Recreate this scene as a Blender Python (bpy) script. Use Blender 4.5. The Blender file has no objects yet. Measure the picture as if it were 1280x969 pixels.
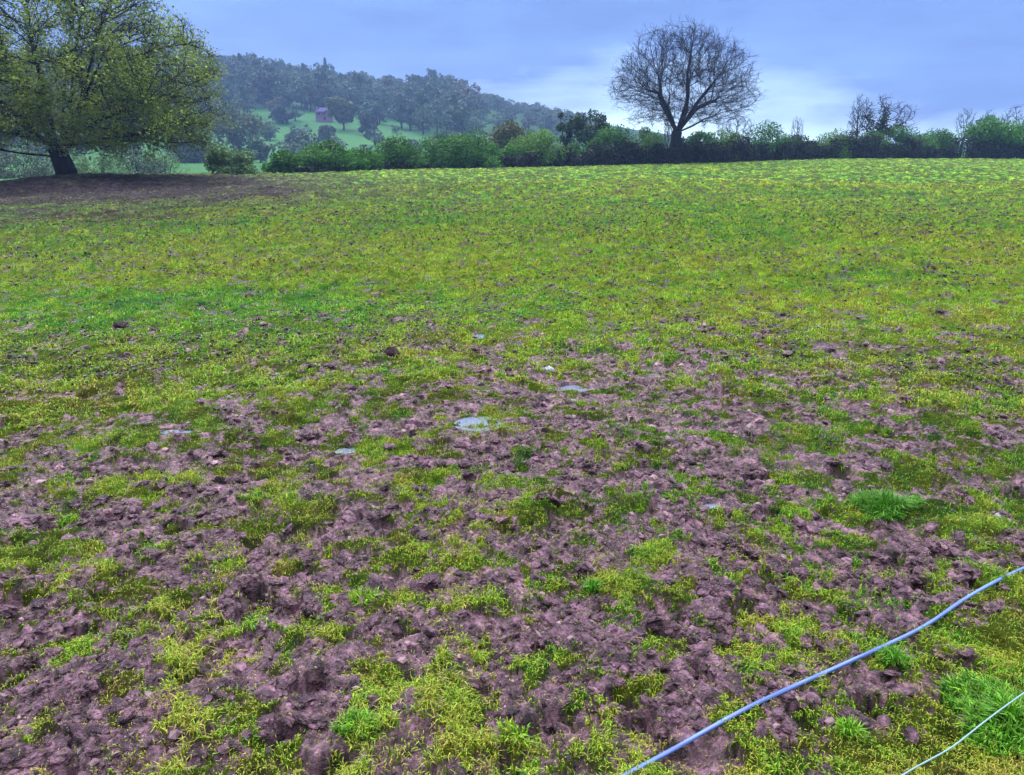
import bpy, math, random
import numpy as np
from mathutils import kdtree, Vector

# ------------------------------------------------------------------ camera, sky, sun, exposure
scn = bpy.context.scene
COL = scn.collection
R = math.radians
PITCH = 17.2
EYE = 1.6
FPX = 985.0                      # focal length in photo pixels (1280 wide)
cam_d = bpy.data.cameras.new("camera"); cam = bpy.data.objects.new("camera", cam_d); COL.objects.link(cam)
cam.location = (0, 0, EYE); cam.rotation_euler = (R(90 - PITCH), 0, 0)
cam_d.sensor_fit = 'HORIZONTAL'; cam_d.sensor_width = 36.0; cam_d.lens = 36.0 * FPX / 1280.0
cam_d.clip_start = 0.05; cam_d.clip_end = 6000
scn.camera = cam

SUN_EL, SUN_AZ, SUN_STR = 52, -35, 1.5      # azimuth clockwise from +Y (view direction)
SKY_STR = 0.1
w = bpy.data.worlds.new("World"); scn.world = w; w.use_nodes = True
nt = w.node_tree; nt.nodes.clear()
def N(t, **k):
    n = nt.nodes.new(t)
    for a, b in k.items(): setattr(n, a, b)
    return n
out = N('ShaderNodeOutputWorld'); bg = N('ShaderNodeBackground'); bg.inputs[1].default_value = SKY_STR
nt.links.new(bg.outputs[0], out.inputs[0])
sky = N('ShaderNodeTexSky', sky_type='NISHITA'); sky.sun_disc = False
sky.sun_elevation = R(SUN_EL); sky.sun_rotation = R(SUN_AZ)
tc = N('ShaderNodeTexCoord'); sep = N('ShaderNodeSeparateXYZ'); nt.links.new(tc.outputs['Generated'], sep.inputs[0])
def wmath(op, a, b=None, c=None, clamp=False):
    n = N('ShaderNodeMath', operation=op, use_clamp=clamp)
    for i, v in enumerate((a, b, c)):
        if v is None: continue
        if hasattr(v, 'links') or hasattr(v, 'is_linked'): nt.links.new(v, n.inputs[i])
        else: n.inputs[i].default_value = v
    return n.outputs[0]
def wmix(f, a, b):
    n = N('ShaderNodeMix', data_type='RGBA')
    for i, v in ((0, f), (6, a), (7, b)):
        if hasattr(v, 'is_linked'): nt.links.new(v, n.inputs[i])
        elif i == 0: n.inputs[i].default_value = v
        else: n.inputs[i].default_value = tuple(x / SKY_STR for x in v) + (1,)
    return n.outputs[2]
mp = N('ShaderNodeMapping'); nt.links.new(tc.outputs['Generated'], mp.inputs[0]); mp.inputs['Scale'].default_value = (1.6, 1.6, 7.0)
mp.inputs['Location'].default_value = (0.35, 0.1, 0.4)
n1 = N('ShaderNodeTexNoise'); n1.inputs['Scale'].default_value = 1.9; n1.inputs['Detail'].default_value = 9; n1.inputs['Roughness'].default_value = 0.58
nt.links.new(mp.outputs[0], n1.inputs['Vector'])
z = sep.outputs['Z']
cl = wmath('MULTIPLY_ADD', n1.outputs[0], 3.6, -1.35, clamp=True)
# overcast cloud layer: blue grey low down, brighter and neutral overhead
body = wmix(cl, (0.066, 0.125, 0.345), (0.135, 0.24, 0.55))
zlow = wmath('MULTIPLY_ADD', z, -13.0, 1.55)
glow = wmath('ADD', zlow, wmath('MULTIPLY_ADD', n1.outputs[0], 2.2, -1.35))
xg = wmath('ABSOLUTE', wmath('SUBTRACT', sep.outputs['X'], 0.12))
glow = wmath('SUBTRACT', glow, wmath('MULTIPLY', xg, 2.2), clamp=True)
body = wmix(glow, body, (0.66, 0.90, 1.05))
over = wmath('MAXIMUM', wmath('MULTIPLY_ADD', z, 3.2, -0.72, clamp=True), wmath('MULTIPLY_ADD', sep.outputs['Y'], -3.0, 0.5, clamp=True))
n2 = N('ShaderNodeTexNoise'); n2.inputs['Scale'].default_value = 2.2; n2.inputs['Detail'].default_value = 4
nt.links.new(tc.outputs['Generated'], n2.inputs['Vector'])
overc = wmix(n2.outputs[0], (0.75, 0.75, 0.78), (1.15, 1.13, 1.10))
zen = wmath('ADD', wmath('MULTIPLY', wmath('MAXIMUM', z, 0.0), wmath('MAXIMUM', z, 0.0)), wmath('MULTIPLY', sep.outputs['Y'], 0.16))   # brighter overhead and ahead, unseen sky behind darkened to add contrast
vs = N('ShaderNodeVectorMath', operation='SCALE'); nt.links.new(overc, vs.inputs[0]); nt.links.new(wmath('MAXIMUM', wmath('MULTIPLY_ADD', zen, 2.7, 0.02), 0.04), vs.inputs['Scale']); overc = vs.outputs[0]
body = wmix(over, body, overc)
final = wmix(0.08, body, sky.outputs[0])
nt.links.new(final, bg.inputs[0])

sl = bpy.data.lights.new("sun", 'SUN'); so = bpy.data.objects.new("sun", sl); COL.objects.link(so)
sl.energy = SUN_STR; sl.angle = R(14); sl.color = (1.0, 0.95, 0.86)
az = R(SUN_AZ); el = R(SUN_EL)
sd = Vector((math.sin(az) * math.cos(el), math.cos(az) * math.cos(el), math.sin(el)))
so.rotation_euler = sd.to_track_quat('Z', 'Y').to_euler()
so.location = (0, 0, 30)
scn.view_settings.view_transform = 'Standard'; scn.view_settings.look = 'None'
scn.view_settings.gamma = 1.0; scn.view_settings.use_curve_mapping = False
scn.view_settings.exposure = 1.12
scn.render.engine = 'CYCLES'
scn.cycles.max_bounces = 6; scn.cycles.volume_bounces = 0; scn.cycles.transparent_max_bounces = 4
scn.cycles.use_denoising = True

# ------------------------------------------------------------------ noise
def _hash(ix, iy, seed):
    h = (ix.astype(np.int64) * 374761393 + iy.astype(np.int64) * 668265263 + seed * 974634777) & 0xffffffff
    h = ((h ^ (h >> 13)) * 1274126177) & 0xffffffff
    h = ((h ^ (h >> 16)) * 2246822519) & 0xffffffff
    return h ^ (h >> 15)
def _hf(ix, iy, seed): return (_hash(ix, iy, seed) & 0xffff).astype(np.float32) / 65535.0
_ga = np.arange(256) * (2 * math.pi / 256); _GX = np.cos(_ga).astype(np.float32); _GY = np.sin(_ga).astype(np.float32)
def perlin(x, y, seed=0):
    x0 = np.floor(x); y0 = np.floor(y); fx = (x - x0).astype(np.float32); fy = (y - y0).astype(np.float32)
    ix = x0.astype(np.int64); iy = y0.astype(np.int64)
    u = fx * fx * fx * (fx * (fx * 6 - 15) + 10); v = fy * fy * fy * (fy * (fy * 6 - 15) + 10)
    def g(dx, dy):
        h = _hash(ix + dx, iy + dy, seed) & 255
        return _GX[h] * (fx - dx) + _GY[h] * (fy - dy)
    a = g(0, 0); b = g(1, 0); c = g(0, 1); d = g(1, 1)
    return (a + u * (b - a) + v * (c - a + u * (a - b - c + d))) * 1.5
def fbm(x, y, f, octv=4, seed=0, gain=0.5):
    s = 0; a = 1.0; t = 0
    for i in range(octv):
        s = s + a * perlin(x * f + 17.3 * i, y * f - 9.1 * i, seed + i); t += a * a; a *= gain; f *= 2.03
    return s / math.sqrt(t)
def worley(x, y, size, seed, jit=0.8):
    """nearest feature distance (in cells), second distance and a random value of the nearest cell"""
    x = x / size; y = y / size; ix = np.floor(x).astype(np.int64); iy = np.floor(y).astype(np.int64)
    d1 = np.full(x.shape, 9., np.float32); d2 = d1.copy(); rv = np.zeros(x.shape, np.float32); rx = rv.copy(); ry = rv.copy()
    for dx in (-1, 0, 1):
        for dy in (-1, 0, 1):
            cx = ix + dx; cy = iy + dy
            px = cx + 0.5 + (_hf(cx, cy, seed) - 0.5) * jit - x; py = cy + 0.5 + (_hf(cx, cy, seed + 7) - 0.5) * jit - y
            d = np.sqrt(px * px + py * py); m = d < d1
            d2 = np.where(m, d1, np.minimum(d2, d)); d1 = np.where(m, d, d1)
            rv = np.where(m, _hf(cx, cy, seed + 3), rv); rx = np.where(m, px, rx); ry = np.where(m, py, ry)
    return d1, d2, rv, rx * size, ry * size
def sm(a, b, x):
    t = np.clip((x - a) / (b - a), 0, 1); return t * t * (3 - 2 * t)

# ------------------------------------------------------------------ sight lines
cp, sp = math.cos(R(PITCH)), math.sin(R(PITCH))
def ray(u, v):                       # photo pixel -> (x/y, z/y)
    a = (u - 640) / FPX; d = (v - 484.5) / FPX
    yy = cp - d * sp; zz = -sp - d * cp
    return a / yy, zz / yy
def slope(v): return ray(640, v)[1]
def brg(u, v=195): return ray(u, v)[0]

# ------------------------------------------------------------------ terrain
_b = [brg(u) for u in (-400, 0, 80, 250, 340, 500, 700, 900, 1050, 1280, 1700)]
_cv = [240, 234, 226, 221, 218, 212, 208, 203, 198, 198, 200]
_cd = [40, 40, 41, 43, 47, 55, 62, 68, 73, 75, 78]
_ch = [EYE + slope(v) * d for v, d in zip(_cv, _cd)]
_sb = [brg(u, 120) for u in (-400, 100, 240, 330, 440, 520, 600, 700, 780, 900, 1280, 1700)]
_sv = [80, 76, 78, 88, 108, 120, 134, 141, 152, 172, 178, 178]
_st = [10, 10, 10, 10, 10, 9, 3, 3, 3, 3, 2, 2]
_sz = [EYE + slope(v) * 520 - t for v, t in zip(_sv, _st)]
def crest_d(b): return np.interp(b, _b, _cd)
PUD = []      # puddles: x, y, rx, ry, level
HOLES = []
def macro(x, y):
    yy = np.maximum(y, 0.5); b = np.clip(x / yy, -1.3, 1.3); r = y
    d = np.interp(b, _b, _cd); hc = np.interp(b, _b, _ch)
    t = np.clip(r / d, 0, 1)
    h = hc * t * t * (0.6 + 0.4 * t)
    right = sm(-0.25, 0.0, b)
    h = h + right * (0.32 * np.exp(-((r - 27) / 4.5) ** 2) - 0.46 * np.exp(-((r - 39) / 6.5) ** 2)) * (1 - 0.25 * sm(0.1, 0.6, b))
    h = h + 0.15 * perlin(x * 0.10, y * 0.10, 5) * sm(4, 14, r) * (1 - sm(0.75, 1.0, r / d))
    h = h + .35 * np.exp(-((x + 21.5) / 5) ** 2 - ((y - 38) / 6) ** 2)
    # beyond the brow
    A = np.interp(r, [0, 60, 85, 120, 160, 220, 280, 350, 430, 520, 640, 900, 2600], [0, -1, -3.4, -2.3, -1.5, 0.8, 4.5, 12, 22, 30, 24, 10, 10])
    S = np.interp(b, _sb, _sz)
    k = sm(150, 520, r) ** 1.3
    B = A * (1 - k) + k * np.where(r <= 520, S, S - (r - 520) * 0.05)
    B = np.where(r > 520, np.maximum(B, -6.0), B)
    leftness = 1 - sm(-0.1, 0.15, b)
    B = B * leftness + (1 - leftness) * np.minimum(B, hc - 0.5 - 0.5 * sm(0, 60, r - d) + k * S)
    B = B + 2.2 * fbm(x, y, 0.012, 3, 31) * sm(150, 300, r)
    q = sm(0, 26, r - d - 0.5)
    return h * (1 - q) + B * q
def mud_amount(x, y):
    """0..1 share of bare mud round a place"""
    r = np.hypot(x, y); b = x / np.maximum(y, 0.5)
    P = np.interp(r, [0, 2.8, 3.6, 4.6, 5.4, 6.4, 7.8, 10, 14, 19, 26, 34, 80], [.60, .58, .56, .53, .44, .29, .24, .24, .27, .36, .34, .26, .2])
    P = P - 0.16 * np.exp(-((x + 2.5) / 1.4) ** 2 - ((y - 4.9) / .9) ** 2)
    P = P - 0.15 * np.exp(-((x - 2.1) / .6) ** 2 - ((y - 3.7) / .7) ** 2)
    P = P + 0.15 * np.exp(-((x - .9) / 1.3) ** 2 - ((y - 5.6) / 1.2) ** 2) + 0.10 * np.exp(-((x - 2.8) / 1.2) ** 2 - ((y - 6.3) / 1.) ** 2)
    P = P * (1 - 0.97 * sm(1.05, 1.75, x + 0.9 * (2.2 - y)) * sm(2.75, 2.3, y))
    P = P + 0.75 * np.exp(-((x + 18) / 8.0) ** 2 - ((y - 36) / 9.0) ** 2) + 0.3 * np.exp(-((x + 9.5) / 4) ** 2 - ((y - 27) / 4) ** 2)
    return np.clip(P, 0.015, 0.93)
def mudmask(x, y):
    P = mud_amount(x, y)
    n = fbm(x, y, 3.3, 6, 100, 0.86) * 2.3
    th = 1.7 * (2 * P - 1) / (1 + 0.25 * np.abs(2 * P - 1)) * 1.0
    m = sm(-0.17, 0.17, th * 1.0 - n * 1.0)
    # towards the distance single patches blend
    return m
def micro(x, y, mud):
    wx = x + 0.035 * fbm(x, y, 5, 3, 200); wy = y + 0.035 * fbm(x, y, 5, 3, 210)
    d1, d2, rv, rx, ry = worley(wx, wy, 0.155, 300)
    cr1 = sm(0.0, 0.30, d2 - d1)
    clod = cr1 * ((rv ** 1.4) * 0.045 + (rx * (_hf(np.floor(rv * 999), np.floor(rv * 77), 5) - .5) + ry * (rv * 7 % 1 - .5)) * 0.4)
    e1, e2, ev, ex, ey = worley(wx + 0.02 * perlin(x * 19, y * 19, 4), wy, 0.058, 400)
    clod2 = sm(0.0, 0.35, e2 - e1) * (ev * 0.024 + (ex * (ev * 13 % 1 - .5) + ey * (ev * 7 % 1 - .5)) * 0.8)
    f1, f2, fv, fx_, fy_ = worley(wx, wy + 0.008 * perlin(x * 40, y * 40, 14), 0.024, 450)
    clod2 = clod2 + sm(0.0, 0.4, f2 - f1) * fv * 0.009
    g1, g2, gv, gx, gy = worley(wx * 1.0, wy * 1.0, 0.27, 500, 0.9)
    ang = gv * 6.28 * 7
    a = gx * np.cos(ang) + gy * np.sin(ang); c = -gx * np.sin(ang) + gy * np.cos(ang)
    hs_ = 0.7 + 0.6 * (gv * 17 % 1); q = np.sqrt((a / 0.07) ** 2 + (c / 0.05) ** 2) / hs_ + .28 * fbm(x, y, 16, 3, 260)
    has = (gv > 0.30)
    hoof = hs_ * np.where(has, -0.065 * (1 - sm(0.60, 1.12, q)) + 0.014 * np.exp(-((q - 1.35) / 0.28) ** 2), 0)
    rid = 1 - np.abs(fbm(x, y, 5.5, 4, 220, 0.55)); rid = (rid - 0.6) * 0.055
    fine = 0.008 * fbm(x, y, 30, 4, 230, 0.7)
    s1, s2, sv, sx_, sy_ = worley(wx + .05 * perlin(x * 6, y * 6, 41), wy + .05 * perlin(x * 6, y * 6, 42), 0.19, 600)
    clod = clod + sm(0, .22, s2 - s1) * (sv * .03 + (sx_ * (sv * 11 % 1 - .5) + sy_ * (sv * 5 % 1 - .5)) * .3)
    H = clod + clod2 + hoof + rid + fine - 0.022
    grass = (0.022 + .025 * sm(6, 11, y)) * fbm(x, y, 8, 3, 240, .7) + 0.03 * np.clip(fbm(x, y, 3.2, 2, 250), 0, 1) + 0.25 * hoof + 0.015
    H = 0.6 * H + 0.4 * hoof; H = np.where(H > 0, .034 * np.tanh(H / .034), .08 * np.tanh(H / .08))
    return mud * H + (1 - mud) * grass
def height(x, y, mud=None, detail=True):
    x = np.asarray(x, np.float64); y = np.asarray(y, np.float64)
    h = macro(x, y)
    if mud is None: mud = mudmask(x, y)
    h = h + 0.045 * fbm(x, y, 0.9, 2, 60) * (1 - sm(70, 100, y))
    m = (y < 34) if detail else np.zeros(x.shape, bool)
    if m.any():
        mm = micro(x[m], y[m], mud[m]); h = h.copy(); h[m] += mm * (1 + 0.4 * sm(6, 14, y[m])) * (1 - sm(29, 34, y[m]))
    far = y >= 24
    if far.any(): h[far] += .055 * fbm(x[far], y[far], 3.4, 3, 67, .6) * sm(24, 34, y[far]) * (1 - sm(80, 100, y[far])); h[far] += (0.05 + .06 * np.exp(-((x[far] + 16) / 9) ** 2)) * fbm(x[far], y[far], 1.6, 3, 66) * sm(24, 32, y[far]) * (1 - sm(90, 120, y[far]))
    for (px, py, rx, ry, lv) in PUD:
        q = np.sqrt(((x - px) / rx) ** 2 + ((y - py) / ry) ** 2)
        k = 1 - sm(0.75, 1.9, q)
        rel = h - lv
        h = h * (1 - k) + (lv - 0.014 + np.clip(rel, -.05, .05) * 0.85) * k
        h = np.where((q > 1.15) & (q < 2.3), np.maximum(h, lv + .004 + .2 * np.abs(rel)), h)
    for (px, py, rr, dp) in HOLES:
        q = np.hypot(x - px, y - py) / rr
        h = h - dp * (1 - sm(0.55, 1.1, q)) + 0.25 * dp * np.exp(-((q - 1.45) / 0.3) ** 2)
    return h
def hit(u, v, ymax=700, dz=0.0):             # where the line of sight meets the smooth terrain
    a, s = ray(u, v)
    ys = np.concatenate([np.linspace(1.2, 60, 3000), np.linspace(60, ymax, 3000)])
    g = macro(a * ys, ys) + dz - (EYE + s * ys)
    i = int(np.argmax(g > 0)); y0 = ys[i]
    return a * y0, y0, float(macro(np.array([a * y0]), np.array([y0]))[0])

# ------------------------------------------------------------------ mesh helpers
def mesh(name, V, F, mat, parent=None, col=None, smooth=False, attrs=None):
    V = np.asarray(V, np.float32).reshape(-1, 3); F = np.asarray(F, np.int32); k = F.shape[1]
    me = bpy.data.meshes.new(name)
    me.vertices.add(len(V)); me.vertices.foreach_set('co', V.ravel())
    me.loops.add(F.size); me.loops.foreach_set('vertex_index', F.ravel())
    me.polygons.add(len(F)); me.polygons.foreach_set('loop_start', np.arange(0, F.size, k, dtype=np.int32))
    me.update(calc_edges=True)
    me.polygons.foreach_set('use_smooth', np.full(len(F), smooth, bool))
    if col is not None:
        c = np.ones((len(V), 4), np.float32); c[:, :3] = col
        at = me.attributes.new('Col', 'FLOAT_COLOR', 'POINT'); at.data.foreach_set('color', c.ravel())
    for an, av in (attrs or {}).items():
        at = me.attributes.new(an, 'FLOAT', 'POINT'); at.data.foreach_set('value', np.asarray(av, np.float32).ravel())
    me.materials.append(mat)
    o = bpy.data.objects.new(name, me); COL.objects.link(o)
    if parent: o.parent = parent
    return o
def tag(o, label=None, cat=None, group=None, kind=None):
    if label: o['label'] = label
    if cat: o['category'] = cat
    if group: o['group'] = group
    if kind: o['kind'] = kind
    return o
def empty(name, loc, label, cat, group=None):
    o = bpy.data.objects.new(name, None); COL.objects.link(o); o.location = loc; o.empty_display_size = 0.2
    return tag(o, label, cat, group)
def frusta(P0, P1, R0, R1, n=5):
    """open tapered tubes, one for each pair of points"""
    P0 = np.asarray(P0, np.float32); P1 = np.asarray(P1, np.float32); m = len(P0)
    D = P1 - P0; L = np.linalg.norm(D, axis=1, keepdims=True) + 1e-9; D = D / L
    up = np.where(np.abs(D[:, 2:3]) > 0.9, np.array([[1., 0, 0]]), np.array([[0, 0, 1.]]))
    A = np.cross(D, up); A /= np.linalg.norm(A, axis=1, keepdims=True); B = np.cross(D, A)
    P1 = P1 + D * np.minimum(np.asarray(R1)[:, None] * 0.5, L * 0.2)
    V = np.zeros((m, 2, n, 3), np.float32)
    for i in range(n):
        c, s = math.cos(2 * math.pi * i / n), math.sin(2 * math.pi * i / n)
        V[:, 0, i] = P0 + (A * c + B * s) * np.asarray(R0)[:, None]; V[:, 1, i] = P1 + (A * c + B * s) * np.asarray(R1)[:, None]
    base = (np.arange(m) * 2 * n)[:, None]; i = np.arange(n); j = (i + 1) % n
    F = np.stack([base + i, base + j, base + n + j, base + n + i], -1).reshape(-1, 4)
    return V.reshape(-1, 3), F
def tube_path(P, rad, n=10):
    P = np.asarray(P, float); m = len(P); T = np.gradient(P, axis=0); T /= np.linalg.norm(T, axis=1, keepdims=True)
    A = np.cross(T, [0, 0, 1.]); A /= np.linalg.norm(A, axis=1, keepdims=True); B = np.cross(A, T)
    rad = np.broadcast_to(rad, (m,))
    V = np.stack([P + (A * math.cos(2 * math.pi * i / n) + B * math.sin(2 * math.pi * i / n)) * rad[:, None] for i in range(n)], 1)
    F = []
    for k in range(m - 1):
        for i in range(n): j = (i + 1) % n; F.append((k * n + i, k * n + j, (k + 1) * n + j, (k + 1) * n + i))
    return V.reshape(-1, 3), np.array(F)
def rnd(rng, n): return rng.standard_normal((n, 3)).astype(np.float32)
def unit(v): return v / (np.linalg.norm(v, axis=-1, keepdims=True) + 1e-9)
def leaves(C, Nn, size, rng, aspect=0.65):
    """pointed leaf quads at C facing roughly Nn"""
    m = len(C); Nn = unit(Nn + 0.75 * rnd(rng, m)); A = unit(np.cross(Nn, rnd(rng, m))); B = np.cross(Nn, A)
    s = (size * (0.6 + 0.8 * rng.random(m)))[:, None].astype(np.float32)
    V = np.stack([C - A * s, C + B * s * aspect - Nn * s * .25, C + A * s, C - B * s * aspect - Nn * s * .25], 1)
    F = np.arange(m * 4).reshape(m, 4)
    return V.reshape(-1, 3), F

# ------------------------------------------------------------------ materials
def material(name, rough=0.7, spec=0.35):
    m = bpy.data.materials.new(name); m.use_nodes = True
    b = m.node_tree.nodes['Principled BSDF']; b.inputs['Roughness'].default_value = rough
    b.inputs['Specular IOR Level'].default_value = spec
    return m, m.node_tree, b
def leafmat(name, transl=0.25, rough=0.55, spec=0.3):
    m, t, b = material(name, rough, spec)
    a = t.nodes.new('ShaderNodeAttribute'); a.attribute_name = 'Col'
    ns = t.nodes.new('ShaderNodeTexNoise'); ns.inputs['Scale'].default_value = 3.0; ns.inputs['Detail'].default_value = 3
    tcn = t.nodes.new('ShaderNodeTexCoord'); t.links.new(tcn.outputs['Object'], ns.inputs['Vector'])
    mr = t.nodes.new('ShaderNodeMapRange'); mr.inputs[3].default_value = 0.75; mr.inputs[4].default_value = 1.25; t.links.new(ns.outputs[0], mr.inputs[0])
    vm = t.nodes.new('ShaderNodeVectorMath'); vm.operation = 'SCALE'; t.links.new(a.outputs['Color'], vm.inputs[0]); t.links.new(mr.outputs[0], vm.inputs['Scale'])
    t.links.new(vm.outputs[0], b.inputs['Base Color'])
    tr = t.nodes.new('ShaderNodeBsdfTranslucent'); t.links.new(vm.outputs[0], tr.inputs[0])
    mx = t.nodes.new('ShaderNodeMixShader'); mx.inputs[0].default_value = transl
    o = t.nodes['Material Output']; t.links.new(b.outputs[0], mx.inputs[1]); t.links.new(tr.outputs[0], mx.inputs[2]); t.links.new(mx.outputs[0], o.inputs[0])
    return m
M_LEAF = leafmat('leaf'); M_GRASS = leafmat('grass_blade', 0.3, 0.5, 0.25)
def barkmat(name, c1, c2, scale=6):
    m, t, b = material(name, 0.9, 0.15)
    tcn = t.nodes.new('ShaderNodeTexCoord'); mpn = t.nodes.new('ShaderNodeMapping'); mpn.inputs['Scale'].default_value = (1, 1, .3)
    ns = t.nodes.new('ShaderNodeTexNoise'); ns.inputs['Scale'].default_value = scale; ns.inputs['Detail'].default_value = 6
    t.links.new(tcn.outputs['Object'], mpn.inputs[0]); t.links.new(mpn.outputs[0], ns.inputs['Vector'])
    cr = t.nodes.new('ShaderNodeValToRGB'); cr.color_ramp.elements[0].position = .35; cr.color_ramp.elements[1].position = .68
    cr.color_ramp.elements[0].color = c1 + (1,); cr.color_ramp.elements[1].color = c2 + (1,)
    t.links.new(ns.outputs[0], cr.inputs[0]); t.links.new(cr.outputs[0], b.inputs['Base Color'])
    bp = t.nodes.new('ShaderNodeBump'); bp.inputs['Strength'].default_value = .6; bp.inputs['Distance'].default_value = .03
    t.links.new(ns.outputs[0], bp.inputs['Height']); t.links.new(bp.outputs[0], b.inputs['Normal'])
    return m
M_BARK = barkmat('bark', (.025, .022, .03), (.075, .065, .07))
M_BARKD = barkmat('dark_bark', (.008, .008, .014), (.026, .024, .036))

# ------------------------------------------------------------------ ground
def ground_material():
    m, t, b = material('churned_field', 0.6, 0.5)
    L = t.links; nn = t.nodes.new
    att = nn('ShaderNodeAttribute'); att.attribute_name = 'Col'
    md = nn('ShaderNodeAttribute'); md.attribute_name = 'mud'
    tcn = nn('ShaderNodeTexCoord')
    n1 = nn('ShaderNodeTexNoise'); n1.inputs['Scale'].default_value = 9; n1.inputs['Detail'].default_value = 8; n1.inputs['Roughness'].default_value = .7; L.new(tcn.outputs['Object'], n1.inputs['Vector'])
    n2 = nn('ShaderNodeTexNoise'); n2.inputs['Scale'].default_value = 70; n2.inputs['Detail'].default_value = 6; n2.inputs['Roughness'].default_value = .7; L.new(tcn.outputs['Object'], n2.inputs['Vector'])
    ad = nn('ShaderNodeMath'); ad.operation = 'ADD'; L.new(n1.outputs[0], ad.inputs[0]); L.new(n2.outputs[0], ad.inputs[1])
    mr = nn('ShaderNodeMapRange'); mr.inputs[1].default_value = .7; mr.inputs[2].default_value = 1.3; mr.inputs[3].default_value = .35; mr.inputs[4].default_value = 1.75
    L.new(ad.outputs[0], mr.inputs[0])
    vm = nn('ShaderNodeVectorMath'); vm.operation = 'SCALE'; L.new(att.outputs['Color'], vm.inputs[0]); L.new(mr.outputs[0], vm.inputs['Scale'])
    L.new(vm.outputs[0], b.inputs['Base Color'])
    rr = nn('ShaderNodeMapRange'); rr.inputs[1].default_value = .4; rr.inputs[2].default_value = .62; rr.inputs[3].default_value = .17; rr.inputs[4].default_value = .5
    L.new(n1.outputs[0], rr.inputs[0])
    mx = nn('ShaderNodeMix'); mx.inputs[2].default_value = .85; L.new(md.outputs['Fac'], mx.inputs[0]); L.new(rr.outputs[0], mx.inputs[3]); L.new(mx.outputs[0], b.inputs['Roughness'])
    sx_ = nn('ShaderNodeMath'); sx_.operation = 'MULTIPLY_ADD'; sx_.inputs[1].default_value = .6; sx_.inputs[2].default_value = .1; L.new(md.outputs['Fac'], sx_.inputs[0]); L.new(sx_.outputs[0], b.inputs['Specular IOR Level'])
    bp = nn('ShaderNodeBump'); bp.inputs['Strength'].default_value = 1.0; bp.inputs['Distance'].default_value = .03
    L.new(ad.outputs[0], bp.inputs['Height']); L.new(bp.outputs[0], b.inputs['Normal'])
    return m
def grass_tone(x, y):
    """0 straw .. 1 deep green"""
    g = 0.50 + 0.20 * fbm(x, y, 0.35, 3, 700) + 0.22 * fbm(x, y, 1.7, 3, 710, 0.7) + 0.26 * fbm(x, y, 7.0, 2, 715)
    g += 0.30 * np.exp(-((x + 3.8) / 2.8) ** 2 - ((y - 8.2) / 1.6) ** 2)
    g += 0.14 * sm(12, 17, y) + (.02 * np.exp(-((y - 44) / 6.) ** 2) - 0.20 * np.exp(-((y - 28.) / 1.8) ** 2)) * sm(-.15, .1, x / np.maximum(y, 1))  # lit look of the ridge put into a yellower tone strip
    g -= 0.12 * sm(1.0, 1.6, x + 0.9 * (2.2 - y)) * sm(2.9, 2.3, y)
    return np.clip(g, 0, 1)
def grass_color(g, rng=None):
    k = np.array([0, .3, .55, .8, 1.0])
    c = np.array([[.40, .31, .09], [.33, .41, .03], [.27, .45, .02], [.12, .38, .018], [.04, .22, .03]])
    return np.stack([np.interp(g, k, c[:, i]) for i in range(3)], -1)
def hummock(x, y): return np.clip(sm(-0.2, 0.6, fbm(x, y, 2.4, 4, 720, 0.7)) + sm(14, 26, y) * .5 * fbm(x, y, .6, 4, 725, .8), 0, 1)

for (u, v, wpx, hpx) in ((597, 530, 27, 9), (431, 557, 17, 4), (718, 486, 16, 5), (601, 422, 10, 3), (1069, 454, 13, 3.2), (390, 577, 8, 3), (350, 464, 9, 3), (1190, 416, 12, 3), (217, 548, 22, 4), (890, 640, 8, 4)):
    x, y, zz = hit(u, v); x1, y1, _ = hit(u + wpx, v); _, ya, _ = hit(u, v + hpx); _, yb, _ = hit(u, v - hpx)
    PUD.append((x, y, max(abs(x1 - x), .04), max((yb - ya) / 2, .035), zz + 0.01 + float(0.045 * fbm(np.array([x]), np.array([y]), 0.9, 2, 60)[0])))
hx, hy, hz = hit(317, 742); HOLES.append((hx, hy, 0.055, 0.13))
for (u, v, r_, d_) in ((30, 760, .08, .09), (690, 640, .06, .08), (480, 655, .06, .07), (1180, 700, .06, .07), (960, 735, .06, .07), (700, 905, .07, .06)):
    x, y, zz = hit(u, v); HOLES.append((x, y, r_, d_))

OY = -2.5
def rows():
    r = [2.6]
    while r[-1] < 2600:
        q = r[-1] - 2.5
        k = 0.0010 if q < 5 else 0.0014 if q < 11 else 0.0024 if q < 22 else 0.0045 if q < 60 else 0.008 if q < 140 else 0.02
        r.append(r[-1] * (1 + k))
    return np.array(r)
RR = rows(); NA = 1600
TH = np.linspace(R(-52), R(52), NA)
rg, tg = np.meshgrid(RR, TH, indexing='ij')
X = (rg * np.sin(tg)).ravel(); Y = (rg * np.cos(tg) + OY).ravel()
MUD = mudmask(X, Y); Z = height(X, Y, MUD)
mv = np.clip(0.5 + 0.62 * fbm(X, Y, 13, 5, 800, .9), 0, 1)[:, None]
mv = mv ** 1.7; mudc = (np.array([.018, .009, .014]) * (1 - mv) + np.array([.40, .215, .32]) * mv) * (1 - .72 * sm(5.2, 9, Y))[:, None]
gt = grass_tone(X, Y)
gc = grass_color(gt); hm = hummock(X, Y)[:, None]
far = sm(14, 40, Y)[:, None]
under = gc * (0.14 + 0.2 * hm + .22 * sm(5, 8, Y)[:, None]) * (1 - far) + gc * far * (0.16 + 0.8 * hm ** 1.3)  # ground between blades darkened in colour for the shade of the grass
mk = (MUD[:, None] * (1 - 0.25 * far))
C = mudc * mk + under * (1 - mk)
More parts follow.
